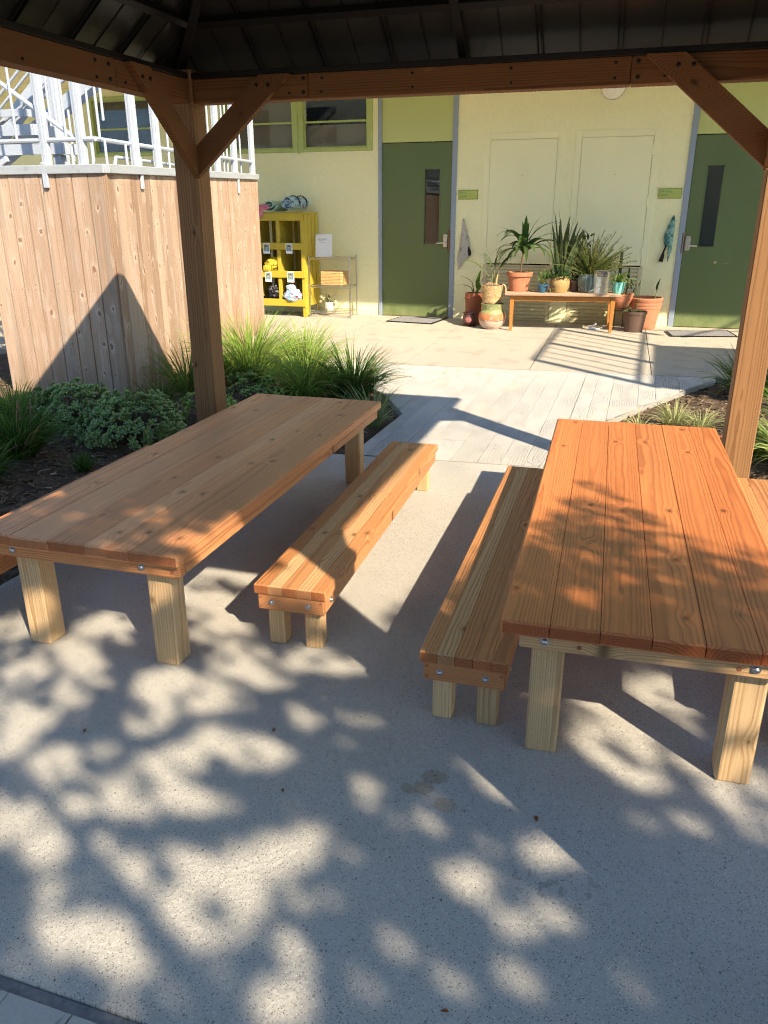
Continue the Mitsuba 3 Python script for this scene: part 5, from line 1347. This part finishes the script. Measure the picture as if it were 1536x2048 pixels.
# white pot with flowers on the rack
c = np.array([-4.085, 10.13, .086])
t = pot_thing('potted_plant', 'white pot with pale yellow flowers on the bottom tier of the wire rack', c, [(0, 0), (.052, 0), (.064, .03), (.068, .07), (.062, .098), (.056, .098), (.055, .02), (0, .02)], 'white_pot', .088, .055, 'potted plant')
r = rng(38); F = Foliage()
for k in range(60):
    b = c + [r.normal(.0, .045), r.normal(0, .03), r.uniform(.09, .19)]
    F.leaf(b, r.uniform(0, 6.28), r.uniform(.3, 1.5), r.uniform(.02, .045), .008, curl=.5, seg=3, c0=(.05, .075, .03), c1=(.09, .13, .04))
F.put('leaves', t)
for k, (dx, dz) in enumerate(((-.10, .17), (-.06, .15), (.085, .09), (.11, .075), (.10, .11), (-.12, .10))):
    p = c + [dx, -.03, dz]
    put('stem', tube([c + [dx * .2, 0, .085], c + [dx * .7, -.02, dz * .9], p], .002, 4), 'stem_green', t)
    put('flower', cat([sphere(p + r.normal(0, .010, 3), .013, 1, (1, 1, .7)) for q in range(4)]), 'flower_cream', t)
mat('flower_cream', (.66, .60, .36), .8, .2)

# fallen leaves and crumbs on the pad
mat('dead_leaf', (.22, .085, .035), .8, .2)
r = rng(77)
for x, y, s, lab in ((-.122, 1.517, .010, 'curled brown leaf lying alone on the pad right of the stain'), (-.21, .984, .008, 'curled brown leaf at the lower centre edge of the pad'), (-.856, 1.633, .008, 'tiny brown leaf crumb on the pad in front of the left bench legs'), (-.73, 1.42, .007, 'small brown leaf scrap in the middle of the sun-dappled pad'), (-1.35, 1.47, .008, 'brown leaf scrap at the left of the sun-dappled pad')):
    a = r.uniform(0, 6.28); u = np.array([math.cos(a), math.sin(a), 0]) * s; w = np.array([-math.sin(a), math.cos(a), 0]) * s * .5; p = np.array([x, y, .002])
    m = tm([p - u, p - u * .3 + w + [0, 0, .003], p + u * .5 + w * .8 + [0, 0, .004], p + u * 1.1 + [0, 0, .001], p + u * .5 - w * .8 + [0, 0, .002], p - u * .3 - w + [0, 0, .003], p + [0, 0, .001]], [[6, 0, 1], [6, 1, 2], [6, 2, 3], [6, 3, 4], [6, 4, 5], [6, 5, 0]])
    put('fallen_leaf', m, 'dead_leaf', label=lab, cat='leaf')

# ------------------------------------------------------------------ the tree to the right behind the camera that dapples the pad
GAPS = [(-1.72, 1.68, 0.07), (-1.66, 1.53, 0.066), (-1.53, 1.37, 0.068), (-1.53, 1.47, 0.056), (-1.52, 1.57, 0.066), (-1.53, 1.68, 0.054), (-1.56, 1.76, 0.039), (-1.35, 1.32, 0.065), (-1.21, 1.21, 0.036), (-1.16, 1.1, 0.051), (-1.3, 1.13, 0.047), (-1.25, 1.42, 0.033), (-1.27, 1.74, 0.083), (-1.14, 1.72, 0.074), (-1.06, 1.73, 0.052), (-1.22, 1.57, 0.056), (-1.12, 1.93, 0.088), (-0.99, 1.88, 0.062), (-0.91, 2.02, 0.064), (-0.79, 2.01, 0.047), (-0.99, 1.55, 0.061), (-1.04, 1.45, 0.059), (-0.88, 1.54, 0.053), (-1.13, 1.33, 0.05), (-1.03, 1.31, 0.055), (-0.94, 1.32, 0.043), (-0.83, 1.34, 0.024), (-0.82, 1.54, 0.04), (-1.05, 1.13, 0.032), (-0.96, 1.08, 0.038), (-0.87, 1.04, 0.042), (-0.86, 1.12, 0.06), (-0.77, 1.1, 0.069), (-0.72, 1.16, 0.065), (-0.66, 1.21, 0.055), (-0.62, 1.27, 0.045), (-0.59, 1.33, 0.029), (-0.7, 1.03, 0.051), (-0.77, 1.03, 0.051), (-0.67, 1.08, 0.041), (-0.95, 0.92, 0.045), (-0.9, 0.92, 0.039), (-0.81, 0.92, 0.047), (-1.07, 0.99, 0.032), (-0.68, 0.88, 0.026), (-0.63, 0.86, 0.027), (-0.5, 0.98, 0.026), (-0.5, 0.91, 0.041), (-0.55, 1.51, 0.031), (-0.37, 0.99, 0.02), (-0.22, 1.05, 0.026), (-0.09, 1.09, 0.032), (-0.13, 1.21, 0.034), (-0.07, 1.24, 0.03), (-0.23, 1.29, 0.041), (-0.2, 1.4, 0.02), (-0.09, 1.42, 0.039), (-0.31, 1.66, 0.023), (-0.24, 1.61, 0.035), (-0.18, 1.57, 0.022), (-0.42, 1.41, 0.023), (-0.35, 1.42, 0.023), (-0.37, 1.51, 0.022), (0.05, 1.84, 0.08), (-0.0, 1.89, 0.061), (0.11, 1.75, 0.044), (0.12, 1.59, 0.026), (0.22, 1.62, 0.029), (-0.02, 2.01, 0.057), (0.13, 2.01, 0.084), (0.17, 2.15, 0.089), (0.32, 1.75, 0.049), (0.38, 1.82, 0.05), (0.38, 1.66, 0.041), (0.25, 1.86, 0.052), (-0.98, 2.26, 0.087), (-0.83, 2.27, 0.069), (-0.85, 2.54, 0.113), (-0.82, 2.84, 0.123), (-0.76, 3.08, 0.13), (-0.73, 3.47, 0.143), (-0.71, 3.95, 0.159), (-1.11, 2.91, 0.086), (-1.63, 2.05, 0.079), (-1.69, 1.81, 0.082), (-1.95, 1.9, 0.087), (-1.69, 1.99, 0.069), (-1.43, 2.23, 0.091), (-1.27, 2.09, 0.085), (-0.5, 1.16, 0.021), (-0.51, 1.29, 0.02), (-0.56, 1.13, 0.023), (-0.34, 1.1, 0.02), (-0.55, 1.03, 0.025), (-0.79, 1.71, 0.035), (-0.63, 1.76, 0.025)]
GA = np.array(GAPS)
tree = thing('shade_tree', 'broad leafy tree right behind the camera whose open crown dapples the pad', 'tree')
r = rng(404)
N = 210000
pin = np.c_[r.uniform(-1.9, .6, 170), r.uniform(.7, 2.3, 170), r.uniform(.010, .022, 170)]
GA = np.vstack([GA, pin[(pin[:, 0] < -.5) | (r.uniform(0, 1, 170) < .28)]])
gx, gy = r.uniform(-2.4, 2.6, N), r.uniform(-1.6, 3.9, N)
keep = np.ones(N, bool)
for a, b, q in GA:
    d2 = np.hypot(gx - a, gy - b)
    keep &= d2 > q * 1.02 + .010 + (.012 if q > .035 else 0)
nz = meshkit.fbm(np.stack([gx * 1.9, gy * 1.9, gx * 0], -1), 3, 5)
edge = 3.05 + .45 * (meshkit.noise(np.stack([gx * 1.4, gy * 0, gx * 0], -1), 3) - .5) * 2
fade = np.clip((edge - gy) / .8, 0, 1)
right = (gx > -.25) & (gy > 1.7)
dens = np.where(right, np.clip((nz - .36) / .10, 0, 1) * .85, np.where(gy > 2.2, np.clip((nz - .44) / .1, 0, 1) * .5, 1.0)) * fade
dens = np.where((gx < -1.25) & (gy < 1.15), .75, dens)
dens = np.where((gx > 1.3) | (gy < .1), np.clip((nz - .42) / .1, 0, 1) * .7, dens)
keep &= r.uniform(0, 1, N) < dens
big_gap = np.zeros(N, bool)
for a, b, q in GAPS:
    if q > .045: big_gap |= np.hypot(gx - a, gy - b) < q
keep |= big_gap & (gy < 2.2) & (meshkit.noise(np.stack([gx * 30, gy * 19, gx * 0], -1), 8) > .72) & (r.uniform(0, 1, N) < .5)
gx, gy = gx[keep], gy[keep]; n = len(gx)
Ld = r.uniform(4.9, 6.6, n)
P = np.stack([gx, gy, 0 * gx], 1) + SUN * Ld[:, None]
ok = ~((P[:, 0] < 1.1) & (P[:, 1] > .35)); P, gx, gy = P[ok], gx[ok], gy[ok]; n = len(P)
L_, W_ = r.uniform(.022, .036, n), r.uniform(.011, .018, n)
u = r.normal(0, 1, (n, 3)); u /= np.linalg.norm(u, axis=1, keepdims=True)
w = np.cross(u, SUN + .9 * r.normal(0, 1, (n, 3)) * .6); w /= np.linalg.norm(w, axis=1, keepdims=True)
v = np.stack([P - u * L_[:, None], P + w * W_[:, None], P + u * L_[:, None] * 1.1, P - w * W_[:, None]], 1).reshape(-1, 3)
k = np.arange(n)[:, None] * 4
f = np.concatenate([k + np.array([0, 1, 2]), k + np.array([0, 2, 3])])
put('crown', tm(v, f), 'leaf', tree, color=np.repeat(np.stack([r.uniform(.04, .07, n), r.uniform(.09, .14, n), r.uniform(.02, .035, n)], 1), 4, 0), kind='stuff')
TB = np.array([5.6, -2.9, -.2]); fork = np.array([5.3, -2.7, 2.6])
put('trunk', tube([TB, TB + [-.05, .02, 1.2], fork], [.19, .15, .12], 12), 'bark', tree, smooth=True)
def limb(pts, r0, r1): put('limb', tube(pts, np.linspace(r0, r1, len(pts)), 8), 'bark', tree, smooth=True)
def up(x, y, L): return np.array([x, y, 0.]) + SUN * L
limb([fork, up(-.25, .55, 5.2), up(-.603, .86, 5.4), up(-.818, .98, 5.5), up(-1.086, 1.118, 5.6), up(-1.42, 1.30, 5.8)], .05, .016)
limb([fork, up(.7, .9, 5.6), up(.4, 1.6, 5.8), up(.2, 2.3, 6.2)], .05, .008)
limb([fork, up(1.3, .2, 5.4), up(1.6, .6, 6.0), up(1.8, 1.2, 6.4)], .05, .01)
limb([up(-.818, .98, 5.5), up(-.95, 1.22, 5.7), up(-1.35, 1.62, 6.0)], .013, .004)
for gx_, gy_ in ((-.3, 1.5), (-.1, .6), (.5, .4), (1.0, 1.2), (1.7, .2)):
    limb([up(gx_ * .5 + .5, gy_ * .5 + .2, 5.4), up(gx_, gy_, 6.0)], .010, .003)

# ------------------------------------------------------------------ across the yard behind the camera (seen only in the window reflections)
ob = thing('opposite_building', 'long beige two-storey building across the yard, mirrored faintly in the windows', 'building')
put('wall', box6(-26, 10, -19.5, -19, -.2, 7.2, .01), 'soffit_paint', ob)
put('roof', box6(-26.5, 10.5, -20, -18.4, 7.2, 7.5, .01), 'slab_grey', ob)
for k in range(9):
    put('window', box6(-24.5 + k * 3.6, -22.7 + k * 3.6, -19.02, -18.97, 4.4, 6.0, .01), 'room_dark', ob)
